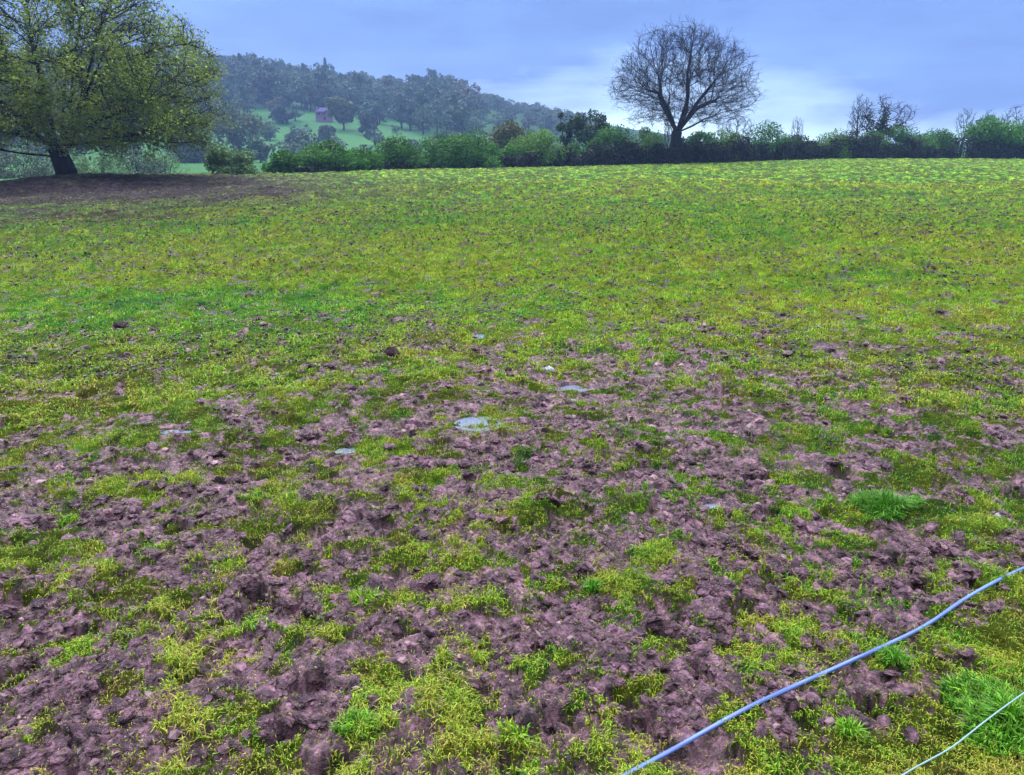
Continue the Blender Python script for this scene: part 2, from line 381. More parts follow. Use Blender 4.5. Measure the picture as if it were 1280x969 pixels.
dk = np.clip(1.25 * np.exp(-((X + 3 + .42 * Y) / (3 + .22 * Y)) ** 2 - ((Y - 31) / 13) ** 2 + 1.1 * fbm(X, Y, .3, 5, 830, .75)), 0, 1)[:, None]     # poached soil round the big tree
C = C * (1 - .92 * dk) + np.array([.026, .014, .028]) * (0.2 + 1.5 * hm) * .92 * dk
meadow = sm(0, 5, Y - crest_d(X / np.maximum(Y, 1)) - 3)[:, None]
mn = np.clip(0.5 + 0.4 * fbm(X, Y, 0.02, 3, 820), 0, 1)[:, None]
C = C * (1 - meadow) + (np.array([.03, .17, .05]) * mn + np.array([.08, .27, .06]) * (1 - mn)) * .55 * (1 - .55 * sm(-.12, .0, X / np.maximum(Y, 1)) * sm(150, 300, Y))[:, None] * meadow
MUDA = MUD * (1 - meadow[:, 0]) * (1 - .95 * sm(7, 18, Y))
nr = len(RR)
idx = np.arange(nr * NA).reshape(nr, NA)
F = np.stack([idx[:-1, :-1], idx[:-1, 1:], idx[1:, 1:], idx[1:, :-1]], -1).reshape(-1, 4)
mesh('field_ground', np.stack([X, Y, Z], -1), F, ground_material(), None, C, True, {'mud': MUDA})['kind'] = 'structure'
bpy.data.objects['field_ground']['label'] = 'cattle trodden field of purple brown mud and yellow green grass'
del rg, tg, F, idx, C, MUD, mudc, gc, under

# ------------------------------------------------------------------ grass
def blades(x, y, z, L, Wd, tone, rng, lean=0.9, dirs=None):
    n = len(x); a = rng.random(n) * 6.283 if dirs is None else dirs
    le = (lean * (0.25 + rng.random(n))).astype(np.float32)
    dx = np.cos(a); dy = np.sin(a)
    wx = -dy * Wd / 2; wy = dx * Wd / 2
    P = np.stack([x, y, z], -1)
    Dm = np.stack([dx * le * 0.35 * L, dy * le * 0.35 * L, 0.62 * L * (1 - .25 * le)], -1)
    Dt = np.stack([dx * le * 1.0 * L, dy * le * 1.0 * L, L * np.clip(0.95 - .62 * le, .12, 1)], -1)
    W = np.stack([wx, wy, wx * 0], -1)
    V = np.stack([P - W - [0, 0, .01], P + W - [0, 0, .01], P + Dm + W * .8, P + Dm - W * .8, P + Dt + W * .15, P + Dt - W * .15], 1).astype(np.float32)
    b = (np.arange(n) * 6)[:, None]
    F = np.concatenate([b + [0, 1, 2, 3], b + [3, 2, 4, 5]], 0)
    c = grass_color(np.clip(tone, 0, 1)) * (0.3 + 1.15 * rng.random((n, 1)))
    Cc = np.repeat(c[:, None], 6, 1)
    Cc[:, 4:] = Cc[:, 4:] * 0.75 + np.array([.30, .26, .09]) * .25
    return V.reshape(-1, 3), F, Cc.reshape(-1, 3)
rng = np.random.default_rng(11)
parts = []
def sow(n, r0, r1, L0, L1, W0, W1, keep_mud=0.02, pw=1.0, lean=0.95):
    u = rng.random(n); r = r0 * (r1 / r0) ** (u ** pw); wd = 56 if r1 < 7 else 46; th = R(-wd) + rng.random(n) * R(2 * wd)
    x = r * np.sin(th); y = r * np.cos(th) - 0.3 * 1
    m = (y > 1.2) & (y < crest_d(x / np.maximum(y, 1)) + 2); x = x[m]; y = y[m]
    # tufts: pull blades towards scattered centres
    mud = mudmask(x, y); hm = hummock(x, y)
    dkt = np.clip(1.25 * np.exp(-((x + 3 + .42 * y) / (3 + .22 * y)) ** 2 - ((y - 31) / 13) ** 2 + 1.1 * fbm(x, y, .3, 5, 830, .75)), 0, 1)
    tn_ = sm(.15, .6, fbm(x, y, 6.5, 3, 730))
    keep = rng.random(len(x)) < np.clip((1 - mud) ** (1.5 + 2.5 * sm(7, 12, y)) * (0.28 + 0.8 * hm) + keep_mud + .5 * tn_ * (1 - .85 * sm(5.5, 7.5, y)), 0, 1) * (1 - .9 * dkt)
    x = x[keep]; y = y[keep]; mud = mud[keep]; hm = hm[keep]
    z = height(x, y)
    n = len(x); L = (L0 + (L1 - L0) * rng.random(n) ** 1.6) * (0.6 + 0.6 * hm) * (1 - .35 * mud)
    W = W0 + (W1 - W0) * rng.random(n)
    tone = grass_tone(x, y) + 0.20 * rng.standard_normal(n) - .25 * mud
    z = z - 0.012 * sm(14, 20, y)
    tone = tone + .08 * sm(5, 8, y) * (1 - sm(9, 13, y))
    tone = np.where(rng.random(n) < .15 - .11 * sm(5, 8, y), 0.05 + .2 * rng.random(n), tone)
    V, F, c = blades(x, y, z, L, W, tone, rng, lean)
    c = c * np.repeat((1 + .28 * sm(5, 8, y) * (1 - sm(11, 15, y)) - .2 * sm(12, 17, y) * (1 - sm(20, 24, y)) + .6 * np.exp(-((y - 26.5) / 1.5) ** 2) * sm(-.15, .05, x / y)) * (1 - (.3 * sm(7, 9, y) + .3 * sm(13, 18, y)) * (1 - hm)), 6)[:, None]  # blades along the ridge brightened in colour as if lit
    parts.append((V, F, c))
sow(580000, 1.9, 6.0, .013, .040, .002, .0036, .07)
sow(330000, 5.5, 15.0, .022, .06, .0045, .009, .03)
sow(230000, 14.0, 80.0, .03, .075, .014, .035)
VO = 0; Vs = []; Fs = []; Cs = []
for V, F, c in parts: Vs.append(V); Fs.append(F + VO); Cs.append(c); VO += len(V)
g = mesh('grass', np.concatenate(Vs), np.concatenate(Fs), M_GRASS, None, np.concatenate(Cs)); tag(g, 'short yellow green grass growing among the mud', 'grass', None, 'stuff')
del Vs, Fs, Cs, parts

def ground_z(x, y): return float(height(np.array([x]), np.array([y]))[0])
def tuft(u, v, rad, n, L0, L1, Wd, t0, t1, label, lean=.6, nm='grass_tuft', cat='grass tuft', seed=0):
    rg_ = np.random.default_rng(900 + seed); x0, y0, z0 = hit(u, v)
    a = rg_.random(n) * 6.283; q = rad * np.sqrt(rg_.random(n)) * (0.75 + .25 * np.sin(a * 3 + seed)); x = x0 + q * np.cos(a); y = y0 + .8 * q * np.sin(a)
    z_ = height(x, y); L = (L0 + (L1 - L0) * rg_.random(n)) * (1.15 - .5 * q / rad)
    V, F, c = blades(x, y, z_, L, Wd * (.6 + .8 * rg_.random(n)), t0 + (t1 - t0) * rg_.random(n), rg_, lean, a + rg_.standard_normal(n) * .9)
    o = mesh(nm, V - np.array([x0, y0, z0]), F, M_GRASS, None, c); o.location = (x0, y0, z0); tag(o, label, cat); return o
tuft(1105, 640, .17, 2600, .05, .11, .004, .8, 1.0, 'long deep green grass tuft standing alone in the mud behind the blue pipe', seed=1)
tuft(1262, 905, .23, 3600, .03, .085, .005, .72, .95, 'tall blue green grass clump crossed by the pale string', seed=2)
tuft(1115, 838, .05, 200, .04, .08, .0035, .75, .95, 'small bright green tuft just below the blue pipe', seed=3)
tuft(450, 925, .07, 260, .025, .06, .0035, .7, .9, 'bright green grass tuft beside yellow grass at the bottom edge', seed=4)
tuft(78, 660, .08, 300, .03, .05, .004, .6, .8, 'lone light green tuft on mud near the left edge', seed=5)
tuft(740, 745, .035, 130, .035, .06, .0035, .75, .95, 'tiny vivid green tuft in the middle of the mud', seed=6)
tuft(455, 755, .07, 240, .035, .06, .004, .5, .75, 'yellow green tuft right of the deep round hole', seed=7)
tuft(645, 935, .08, 260, .025, .05, .004, .45, .8, 'low olive grass tuft left of the lower end of the pipe', seed=8)
tuft(1060, 930, .05, 180, .035, .065, .004, .6, .85, 'small green tuft between the blue pipe and the pale string', seed=9)
# ------------------------------------------------------------------ puddles, stones, clods
m, t, b = material('puddle_water', 0.06, 0.5); b.inputs['Base Color'].default_value = (.13, .16, .26, 1); M_WATER = m
names = ['wide broken puddle of sky coloured water in the middle of the churned mud', 'narrow pale puddle left of the wide broken puddle', 'dark blue puddle just below the pale stone in mid field',
 'small blue puddle in the grass straight above the wide broken puddle', 'thin bright puddle in the grass at right mid field', 'tiny puddle just below the narrow pale puddle',
 'small dull puddle in grass left of the dark clod', 'farthest puddle in the right hand grass', 'long thin dull puddle near the left mud edge', 'little puddle in mud right of centre']
for (px, py, rx, ry, lv), lab in zip(PUD, names):
    rg_ = random.Random(hash((round(px, 2), round(py, 2)))); n = 40; k = 7
    ph = [rg_.random() * 6.28 for _ in range(4)]
    V = [(0, 0, 0)]
    for i in range(n):
        a = 2 * math.pi * i / n; q = 1.5 + .12 * math.sin(2 * a + ph[0]) + .1 * math.sin(3 * a + ph[1])
        V.append((rx * q * math.cos(a), ry * q * math.sin(a), 0))
    F = [(0, i + 1, (i + 1) % n + 1) for i in range(n)]
    o = mesh('puddle', V, F, M_WATER); o.location = (px, py, lv - 0.006); tag(o, lab, 'puddle')
def lump(name, u, v, s, mat, label, cat, seed, squash=.6, rough=.35):
    x, y, _ = hit(u, v); rg_ = np.random.default_rng(seed); n1_, n2_ = 28, 18; V = []; F = []
    for i in range(n2_ + 1):
        for j in range(n1_):
            a = 2 * math.pi * j / n1_; e = math.pi * i / n2_; V.append((math.sin(e) * math.cos(a), math.sin(e) * math.sin(a), math.cos(e)))
    V = np.array(V)
    for i in range(n2_):
        for j in range(n1_): k = (j + 1) % n1_; F.append((i * n1_ + j, (i + 1) * n1_ + j, (i + 1) * n1_ + k, i * n1_ + k))
    dsp = 1 + rough * fbm(V[:, 0] + V[:, 2] * .7 + seed, V[:, 1] - V[:, 2] * .6, 1.3, 4, seed, .6)
    V = V * dsp[:, None] * np.array([s, s * .8, s * squash])
    o = mesh(name, V, F, mat, smooth=False); o.location = (x, y, ground_z(x, y) + s * squash * .45); tag(o, label, cat); return o
M_SOIL = barkmat('dark_soil', (.02, .012, .018), (.07, .045, .06), 30); M_STONE = barkmat('pale_stone', (.25, .26, .34), (.5, .52, .6), 25)
lump('mud_clod', 490, 446, .062, M_SOIL, 'large dark clod in the grass above the puddles', 'clod', 1, .95)
lump('mud_clod', 151, 412, .055, M_SOIL, 'dark clod farthest left of three in the green grass', 'clod', 2, .6)
lump('mud_clod', 193, 418, .045, M_SOIL, 'flat dark clod in the middle of three in the green grass', 'clod', 3, .45)
lump('mud_clod', 237, 416, .045, M_SOIL, 'dark clod farthest right of three in the green grass', 'clod', 4, .45)
lump('mud_clod', 600, 392, .05, M_SOIL, 'small dark clod standing in grass above the small blue puddle', 'clod', 6, .45)
lump('stone', 686, 470, .035, M_STONE, 'pale bluish stone standing in the grass in mid field', 'stone', 5, .8)
lump('stone', 1110, 553, .035, M_STONE, 'flat pale stone in the mud at right mid field', 'stone', 8, .35)
lump('stone', 1250, 648, .028, M_STONE, 'small pale stone in mud above the upper end of the pipe', 'stone', 9, .4)

# crumbs of broken soil pressed into the mud
M_CRUMB = leafmat('broken_soil', 0.0, 0.55, 0.4)
rg_ = np.random.default_rng(44)
n = 60000; rr_ = 1.9 * (14 / 1.9) ** rg_.random(n); th = R(-44) + rg_.random(n) * R(88); x = rr_ * np.sin(th); y = rr_ * np.cos(th); ok = y > 1.2; x = x[ok]; y = y[ok]; rr_ = rr_[ok]
mu = mudmask(x, y); ok = rg_.random(len(x)) < mu ** 2 * np.clip(.12 + .5 * fbm(x, y, 3, 3, 901), .02, .5) * (1 - .8 * sm(7, 14, rr_)); x = x[ok]; y = y[ok]; rr_ = rr_[ok]
zc = height(x, y); n = len(x); ph = (1 + 5 ** .5) / 2
IV = unit(np.array([(-1, ph, 0), (1, ph, 0), (-1, -ph, 0), (1, -ph, 0), (0, -1, ph), (0, 1, ph), (0, -1, -ph), (0, 1, -ph), (ph, 0, -1), (ph, 0, 1), (-ph, 0, -1), (-ph, 0, 1)]))
IF = np.array([(0, 11, 5), (0, 5, 1), (0, 1, 7), (0, 7, 10), (0, 10, 11), (1, 5, 9), (5, 11, 4), (11, 10, 2), (10, 7, 6), (7, 1, 8), (3, 9, 4), (3, 4, 2), (3, 2, 6), (3, 6, 8), (3, 8, 9), (4, 9, 5), (2, 4, 11), (6, 2, 10), (8, 6, 7), (9, 8, 1)])
sz = (.003 + .015 * rg_.random(n) ** 4) * np.clip(rr_ / 3.2, .9, 2.6)
V = IV[None] * (.65 + .6 * rg_.random((n, 12, 1))); a = rg_.random(n) * 6.283; ca, sa = np.cos(a)[:, None], np.sin(a)[:, None]
V = V * np.stack([sz * (.8 + .8 * rg_.random(n)), sz * (.6 + .5 * rg_.random(n)), sz * (.45 + .5 * rg_.random(n))], -1)[:, None]
V = np.stack([V[..., 0] * ca - V[..., 1] * sa + x[:, None], V[..., 0] * sa + V[..., 1] * ca + y[:, None], V[..., 2] + zc[:, None] + (sz * .15)[:, None]], -1)
tn = rg_.random((n, 1)) ** 1.3; cc = np.array([.035, .019, .027]) * (1 - tn) + np.array([.26, .165, .205]) * tn
o = mesh('soil_crumbs', V, (IF[None] + (np.arange(n) * 12)[:, None, None]).reshape(-1, 3), M_CRUMB, None, np.repeat(cc, 12, 0)); tag(o, 'crumbs of broken purple brown soil scattered over the mud', 'soil', None, 'stuff')
# darker lumps dotted over the middle of the field
n = 170000; rr_ = 6.0 * (62 / 6.0) ** rg_.random(n); th = R(-46) + rg_.random(n) * R(92); x = rr_ * np.sin(th); y = rr_ * np.cos(th)
ok = (y < crest_d(x / y)) & (rg_.random(n) < np.clip(.34 + .75 * fbm(x, y, .3, 3, 905) + .7 * fbm(x, y, 1.6, 2, 906), .01, 1) * .8); x = x[ok]; y = y[ok]; rr_ = rr_[ok]; n = len(x)
zc = height(x, y); sz = (.006 + .019 * rg_.random(n) ** 2.5) * np.clip(rr_ / 12, .8, 1.7)
V = IV[None] * (.65 + .6 * rg_.random((n, 12, 1))); a = rg_.random(n) * 6.283; ca, sa = np.cos(a)[:, None], np.sin(a)[:, None]
V = V * np.stack([sz * (.8 + .9 * rg_.random(n)), sz * (.6 + .5 * rg_.random(n)), sz * (.3 + .35 * rg_.random(n))], -1)[:, None]
V = np.stack([V[..., 0] * ca - V[..., 1] * sa + x[:, None], V[..., 0] * sa + V[..., 1] * ca + y[:, None], V[..., 2] + zc[:, None] + (.010 + sz * .1)[:, None]], -1)
tn = rg_.random((n, 1)) ** 2; cc = np.array([.012, .008, .009]) * (1 - tn) + np.array([.06, .038, .045]) * tn
o = mesh('soil_lumps', V, (IF[None] + (np.arange(n) * 12)[:, None, None]).reshape(-1, 3), M_CRUMB, None, np.repeat(cc, 12, 0)); tag(o, 'dark lumps of soil dotted over the grass of the field', 'soil', None, 'stuff')
# slabs of soil kicked up by hooves
def icosphere():
    V = [tuple(v) for v in IV]; F = [tuple(f) for f in IF]
    for _ in range(2):
        cache = {}; F2 = []
        def mid(a, b):
            k = (min(a, b), max(a, b))
            if k not in cache: V.append(tuple(unit((np.array(V[a]) + np.array(V[b])) / 2))); cache[k] = len(V) - 1
            return cache[k]
        for a, b, c in F: x_, y_, z_ = mid(a, b), mid(b, c), mid(c, a); F2 += [(a, x_, z_), (b, y_, x_), (c, z_, y_), (x_, y_, z_)]
        F = F2
    return np.array(V), np.array(F)
SV, SF = icosphere()
rg_ = np.random.default_rng(45); n = 60000
rr_ = 1.9 * (10.5 / 1.9) ** rg_.random(n); th = R(-44) + rg_.random(n) * R(88); x = rr_ * np.sin(th); y = rr_ * np.cos(th); ok = y > 1.2; x = x[ok]; y = y[ok]; rr_ = rr_[ok]
mu = mudmask(x, y); ok = rg_.random(len(x)) < mu ** 2 * np.clip(.5 + .9 * fbm(x, y, 1.6, 3, 903), .1, 1) * (1 - .75 * sm(5, 10, rr_))
for (px, py, rx, ry, lv) in PUD: ok &= np.sqrt(((x - px) / rx) ** 2 + ((y - py) / ry) ** 2) > 1.3
x = x[ok]; y = y[ok]; rr_ = rr_[ok]; n = len(x); zc = height(x, y)
sz = (.006 + .021 * rg_.random(n) ** 2.2) * np.clip(.8 + rr_ / 16, .9, 1.3)
D = np.empty((n, len(SV)))
off = rg_.random((n, 3)) * 90
qx = SV[None, :, 0] + off[:, :1] + .6 * SV[None, :, 2]; qy = SV[None, :, 1] + off[:, 1:2] - .7 * SV[None, :, 2]
D = 1 + .42 * perlin(qx * 1.1, qy * 1.1, 61) + .30 * perlin(qx * 2.7, qy * 2.7, 62) + .16 * perlin(qx * 6, qy * 6, 63)
V = SV[None] * D[..., None]; V = np.sign(V) * np.abs(V) ** .8
V = V * np.stack([sz * (.8 + .7 * rg_.random(n)), sz * (.7 + .5 * rg_.random(n)), sz * (.35 + .35 * rg_.random(n))], -1)[:, None]
t1 = rg_.normal(size=(n, 1)) * .38; t2 = rg_.normal(size=(n, 1)) * .38; a = rg_.random((n, 1)) * 6.283
zz = V[..., 2] * np.cos(t1) + V[..., 0] * np.sin(t1); xx = V[..., 0] * np.cos(t1) - V[..., 2] * np.sin(t1)
z2 = zz * np.cos(t2) + V[..., 1] * np.sin(t2); yy = V[..., 1] * np.cos(t2) - zz * np.sin(t2)
VV = np.stack([xx * np.cos(a) - yy * np.sin(a) + x[:, None], xx * np.sin(a) + yy * np.cos(a) + y[:, None], z2 + (zc - sz * .05)[:, None]], -1)
fl = VV.reshape(-1, 3); mv = np.clip(0.5 + 0.62 * fbm(fl[:, 0] + fl[:, 2], fl[:, 1] - fl[:, 2], 13, 5, 800, .9), 0, 1)[:, None] ** 1.7
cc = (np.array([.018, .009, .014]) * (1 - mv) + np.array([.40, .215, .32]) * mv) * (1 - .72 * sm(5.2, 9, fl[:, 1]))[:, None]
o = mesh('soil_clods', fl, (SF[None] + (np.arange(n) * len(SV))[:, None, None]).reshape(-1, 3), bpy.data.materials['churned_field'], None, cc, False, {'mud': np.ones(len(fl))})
tag(o, 'ragged clods of wet purple brown soil thrown up by hooves', 'soil', None, 'stuff')
del D, V, VV, fl, mv, cc
# ------------------------------------------------------------------ pipe and string
def lay(pts, rad, lift, name, mat, label, cat, flat=None):
    P = []
    for u, v in pts:
        x, y, z_ = hit(u, v, dz=.06 + lift); P.append((x, y, z_))
    P = np.array(P); s = np.concatenate([[0], np.cumsum(np.linalg.norm(np.diff(P, axis=0), axis=1))]); q = np.linspace(0, s[-1], 220)
    from_np = lambda i: np.interp(q, s, P[:, i])
    x, y = from_np(0), from_np(1)
    ker = np.hanning(15); ker /= ker.sum()
    pad = lambda a: np.convolve(np.concatenate([np.full(7, a[0]) - (a[1] - a[0]) * np.arange(7, 0, -1), a, np.full(7, a[-1]) + (a[-1] - a[-2]) * np.arange(1, 8)]), ker, 'valid')
    x, y = pad(x), pad(y)
    z_ = height(x, y)
    # stiff: rests on the higher clods, bridges the hollows
    zmax = np.array([z_[max(0, i - 6):i + 7].max() for i in range(len(z_))]); k2 = np.hanning(19); k2 /= k2.sum()
    zz = np.convolve(np.pad(zmax, 9, mode='edge'), k2, 'valid') * .8 + np.convolve(np.pad(z_, 9, mode='edge'), k2, 'valid') * .2
    zz = zz + lift
    if flat: zz = np.polyval(np.polyfit(x, macro(x, y), 2), x) + flat
    V, F = tube_path(np.stack([x, y, zz], -1), rad, 12); o = mesh(name, V, F, mat, smooth=True); tag(o, label, cat); return o
m, t, b = material('blue_plastic', 0.32, 0.6); b.inputs['Base Color'].default_value = (.13, .24, .62, 1)
ns = t.nodes.new('ShaderNodeTexNoise'); ns.inputs['Scale'].default_value = 12; ns.inputs['Detail'].default_value = 6
cr = t.nodes.new('ShaderNodeValToRGB'); cr.color_ramp.elements[0].color = (.06, .12, .42, 1); cr.color_ramp.elements[1].color = (.13, .23, .62, 1)
cr.color_ramp.elements[0].position = .4; cr.color_ramp.elements[1].position = .6
t.links.new(ns.outputs[0], cr.inputs[0])
n5 = t.nodes.new('ShaderNodeTexNoise'); n5.inputs['Scale'].default_value = 34; n5.inputs['Detail'].default_value = 8; n5.inputs['Roughness'].default_value = .75
mr5 = t.nodes.new('ShaderNodeMapRange'); mr5.inputs[1].default_value = .55; mr5.inputs[2].default_value = .66; t.links.new(n5.outputs[0], mr5.inputs[0])
mx5 = t.nodes.new('ShaderNodeMix'); mx5.data_type = 'RGBA'; mx5.inputs[7].default_value = (.15, .10, .12, 1); t.links.new(mr5.outputs[0], mx5.inputs[0]); t.links.new(cr.outputs[0], mx5.inputs[6]); t.links.new(mx5.outputs[2], b.inputs['Base Color']); M_PIPE = m
lay([(560, 1085), (680, 1015), (770, 967), (850, 925), (930, 883), (1000, 851), (1060, 818), (1130, 788), (1165, 770), (1200, 745), (1240, 722), (1280, 701), (1350, 672), (1450, 630), (1600, 590), (1800, 545), (2000, 520)], .0066, .004, 'water_pipe', M_PIPE, 'dirty blue plastic water pipe lying across the mud', 'pipe')
m, t, b = material('pale_string', 0.7, 0.3); b.inputs['Base Color'].default_value = (.20, .34, .38, 1); M_STR = m
lay([(1080, 1010), (1135, 968), (1150, 959), (1190, 935), (1230, 905), (1255, 885), (1280, 867), (1340, 825), (1420, 780), (1560, 715), (1700, 665)], .0022, .03, 'twine', M_STR, 'thin pale blue twine over yellow grass in the bottom corner', 'twine', .09)
# dark dead stems in the corner
for i, (u, v, hh) in enumerate(((1218, 905, .05), (1262, 880, .06))):
    x, y, _ = hit(u, v); z0 = ground_z(x, y)
    P = np.array([[0, 0, -.01], [.004, 0, hh * .5], [-.004, .01, hh], [.002, .012, hh * 1.25]])
    V, F = tube_path(P, np.array([.003, .0028, .002, .001]), 5); o = mesh('dead_stem', V, F, M_BARKD); o.location = (x, y, z0)
    tag(o, ('thin dark dead stem at the left side of the green grass clump', 'taller thin dark stem rising behind the pale string')[i], 'dead stem')

# ------------------------------------------------------------------ trees and shrubs
def space_col(attr, start_nodes, start_par, step, infl, kill, iters, trop=0.0, fork=(0, 0, 0), away=0.0):
    fork = Vector(fork)
    P = [Vector(p) for p in start_nodes]; par = list(start_par); at = [Vector(a) for a in attr]
    for it in range(iters):
        if not at: break
        kd = kdtree.KDTree(len(P))
        for i, p in enumerate(P): kd.insert(p, i)
        kd.balance(); acc = {}; keep = []
        for a in at:
            co, i, d = kd.find(a)
            if d < kill: continue
            keep.append(a)
            if d < infl: acc.setdefault(i, Vector((0, 0, 0))); acc[i] += (a - co).normalized()
        at = keep
        if not acc: break
        for i, d in acc.items():
            if d.length < 1e-3: continue
            d = d.normalized(); 
            if par[i] >= 0: d = (d + 0.55 * (P[i] - P[par[i]]).normalized() + away * (P[i] - fork).normalized())
            d = (d + Vector((random.uniform(-.12, .12), random.uniform(-.12, .12), random.uniform(-.12, .12) + trop))).normalized()
            q = P[i] + d * step
            if kd.find(q)[2] < step * .6: continue
            P.append(q); par.append(i)
    return np.array([tuple(p) for p in P]), np.array(par)
def radii(P, par, tip, expo=2.3, rmax=None):
    n = len(P); acc = np.zeros(n); 
    ch = np.zeros(n, int)
    for i in range(n):
        if par[i] >= 0: ch[par[i]] += 1
    r = np.zeros(n)
    for i in range(n - 1, -1, -1):
        r[i] = tip if acc[i] == 0 else acc[i] ** (1 / expo)
        if par[i] >= 0: acc[par[i]] += r[i] ** expo
    if rmax: r = np.where(r > tip * 3, tip * 3 + (r - tip * 3) * (rmax - tip * 3) / max(r[0] - tip * 3, 1e-6), r)
    return r, ch
def limb(P, par, start, pts, n=6):
    """adds a hand laid limb (points in metres from the tree's base) to the skeleton"""
    pts = np.array([tuple(P[start])] + list(pts), float); s = np.linspace(0, 1, len(pts)); last = start
    m = max(3, int(np.linalg.norm(np.diff(pts, axis=0), axis=1).sum() / .4))
    for k in range(1, m + 1):
        q = [np.interp(k / m, s, pts[:, i]) for i in range(3)]
        P.append(tuple(q)); par.append(last); last = len(P) - 1
    return last
def in_ellipsoids(n, E, rs, shell=0.0):
    o = []; vol = np.array([e[3] * e[4] * e[5] for e in E], float); vol /= vol.sum()
    for e, f in zip(E, vol):
        k = int(n * f); d = unit(rs.standard_normal((k, 3))); q = (shell + (1 - shell) * rs.random(k)) ** (1 / 2.6)
        o.append(d * q[:, None] * np.array(e[3:6]) + np.array(e[:3]))
    return np.concatenate(o)
def twigs(P, par, r, rs, tipr, count, L, rad, up=.35, sub=2):
    m = np.where((r < tipr) & (par >= 0))[0]; m = np.repeat(m, count)
    D = unit(P[m] - P[par[m]]); d = unit(D * 1.0 + 0.75 * rs.standard_normal(D.shape) + [0, 0, up])
    l = (L * (.45 + .9 * rs.random(len(m))))[:, None]; f = rs.random((len(m), 1))
    A = P[par[m]] * (1 - f) + P[m] * f; B = A + d * l
    As = [A]; Bs = [B]; Rs0 = [np.full(len(m), rad)]; Rs1 = [np.full(len(m), rad * .5)]
    for k in range(sub):
        f = .25 + .7 * rs.random((len(m), 1)); a = A * (1 - f) + B * f; dd = unit(d + .7 * rs.standard_normal(d.shape) + [0, 0, up * .5])
        As.append(a); Bs.append(a + dd * l * .55); Rs0.append(np.full(len(m), rad * .7)); Rs1.append(np.full(len(m), rad * .35))
    return np.concatenate(As), np.concatenate(Bs), np.concatenate(Rs0), np.concatenate(Rs1)
def skeleton_mesh(name, P, par, r, mat, parent, n=7):
    m = np.where(par >= 0)[0]; ch = np.bincount(par[par >= 0], minlength=len(P)); fb = np.where((ch > 1) & (r > .045))[0]
    big = m[r[m] > 0.05]; small = m[r[m] <= 0.05]
    V1, F1 = frusta(P[par[big]], P[big], np.minimum(r[par[big]], r[big] * 1.25), r[big], n)
    if len(fb):
        cd_ = []
        for i in fb: cd_.append(unit((P[par == i] - P[i]).mean(0) + [0, 0, .05]))
        Vc, Fc = frusta(P[fb], P[fb] + np.array(cd_) * r[fb][:, None] * 1.3, r[fb], r[fb] * .15, n); F1 = np.concatenate([F1, Fc + len(V1)]); V1 = np.concatenate([V1, Vc])
    V2, F2 = frusta(P[par[small]], P[small], np.minimum(r[par[small]], r[small] * 1.5), r[small], 4)
    return mesh(name, np.concatenate([V1, V2]), np.concatenate([F1, F2 + len(V1)]), mat, parent, smooth=True)
def flare(P, r, h, k):
    return r * (1 + k * np.exp(-np.maximum(P[:, 2], 0) / h))

# --- the bare ash
random.seed(3); rs = np.random.default_rng(3)
ya = 66.0; ax = brg(842) * ya; az_ = ground_z(ax, ya)
mpp = ya / FPX * 1.047     # metres per photo pixel there
def tp(u, v, dy=0): return ((u - 842) * mpp, dy, EYE + slope(v) * ya - az_)
P = [(0, 0, -.3), (.0, 0, .5), (.03, 0, 1.1)]; par = [-1, 0, 1]
fk = limb(P, par, 2, [tp(843, 176), tp(844, 166)])
ll = limb(P, par, fk, [tp(838, 150, .3), tp(826, 128, .6), tp(824, 100, .8)])
l2 = limb(P, par, fk, [tp(848, 150), tp(853, 125, -.3), tp(851, 95, -.4)])
l3 = limb(P, par, fk + 2 if False else fk, [tp(852, 152, -.4), tp(862, 128, -1.2), tp(876, 105, -1.8)])
l4 = limb(P, par, fk, [tp(856, 150, .5), tp(868, 135, 1), tp(890, 124, 1.5)])
l5 = limb(P, par, fk, [tp(832, 138, -.5), tp(818, 118, -1.4), tp(800, 113, -1.8)])
l6 = limb(P, par, fk, [tp(836, 142, 1.5), tp(840, 118, 2.4)])
l7 = limb(P, par, fk, [tp(848, 140, -2.), tp(846, 112, -3.)])
l8 = limb(P, par, fk, [tp(862, 158, .5), tp(878, 148, .8)])
cE = [tp(848, 106) + (77 * mpp, 68 * mpp, 60 * mpp), tp(793, 118) + (26 * mpp, 28 * mpp, 24 * mpp), tp(908, 122) + (27 * mpp, 30 * mpp, 30 * mpp), tp(848, 76) + (46 * mpp, 40 * mpp, 27 * mpp)]
at = in_ellipsoids(4300, cE, rs, .15); at = at[at[:, 2] > tp(0, 158)[2]]; at = at[fbm(at[:, 0] + .5 * at[:, 1], at[:, 2] - .4 * at[:, 1], .42, 2, 55) > -.42]
fkp = P[fk]; P, par = space_col(at, P, par, .22, 2.4, .36, 110, .03, fkp, .7)
r, ch = radii(P, par, .010, 2.45, .42); r = flare(P, r, .5, .5)
ash = empty('bare_tree', (ax, ya, az_), 'tall leafless tree with rounded crown of fine twigs rising from the hedge', 'tree')
skeleton_mesh('trunk', P, par, r, M_BARKD, ash)
A, B, r0, r1 = twigs(P, par, r, rs, .03, 2, .6, .0085, .3, 2)
V, F = frusta(A, B, r0, r1, 3); mesh('crown', V, F, M_BARKD, ash)

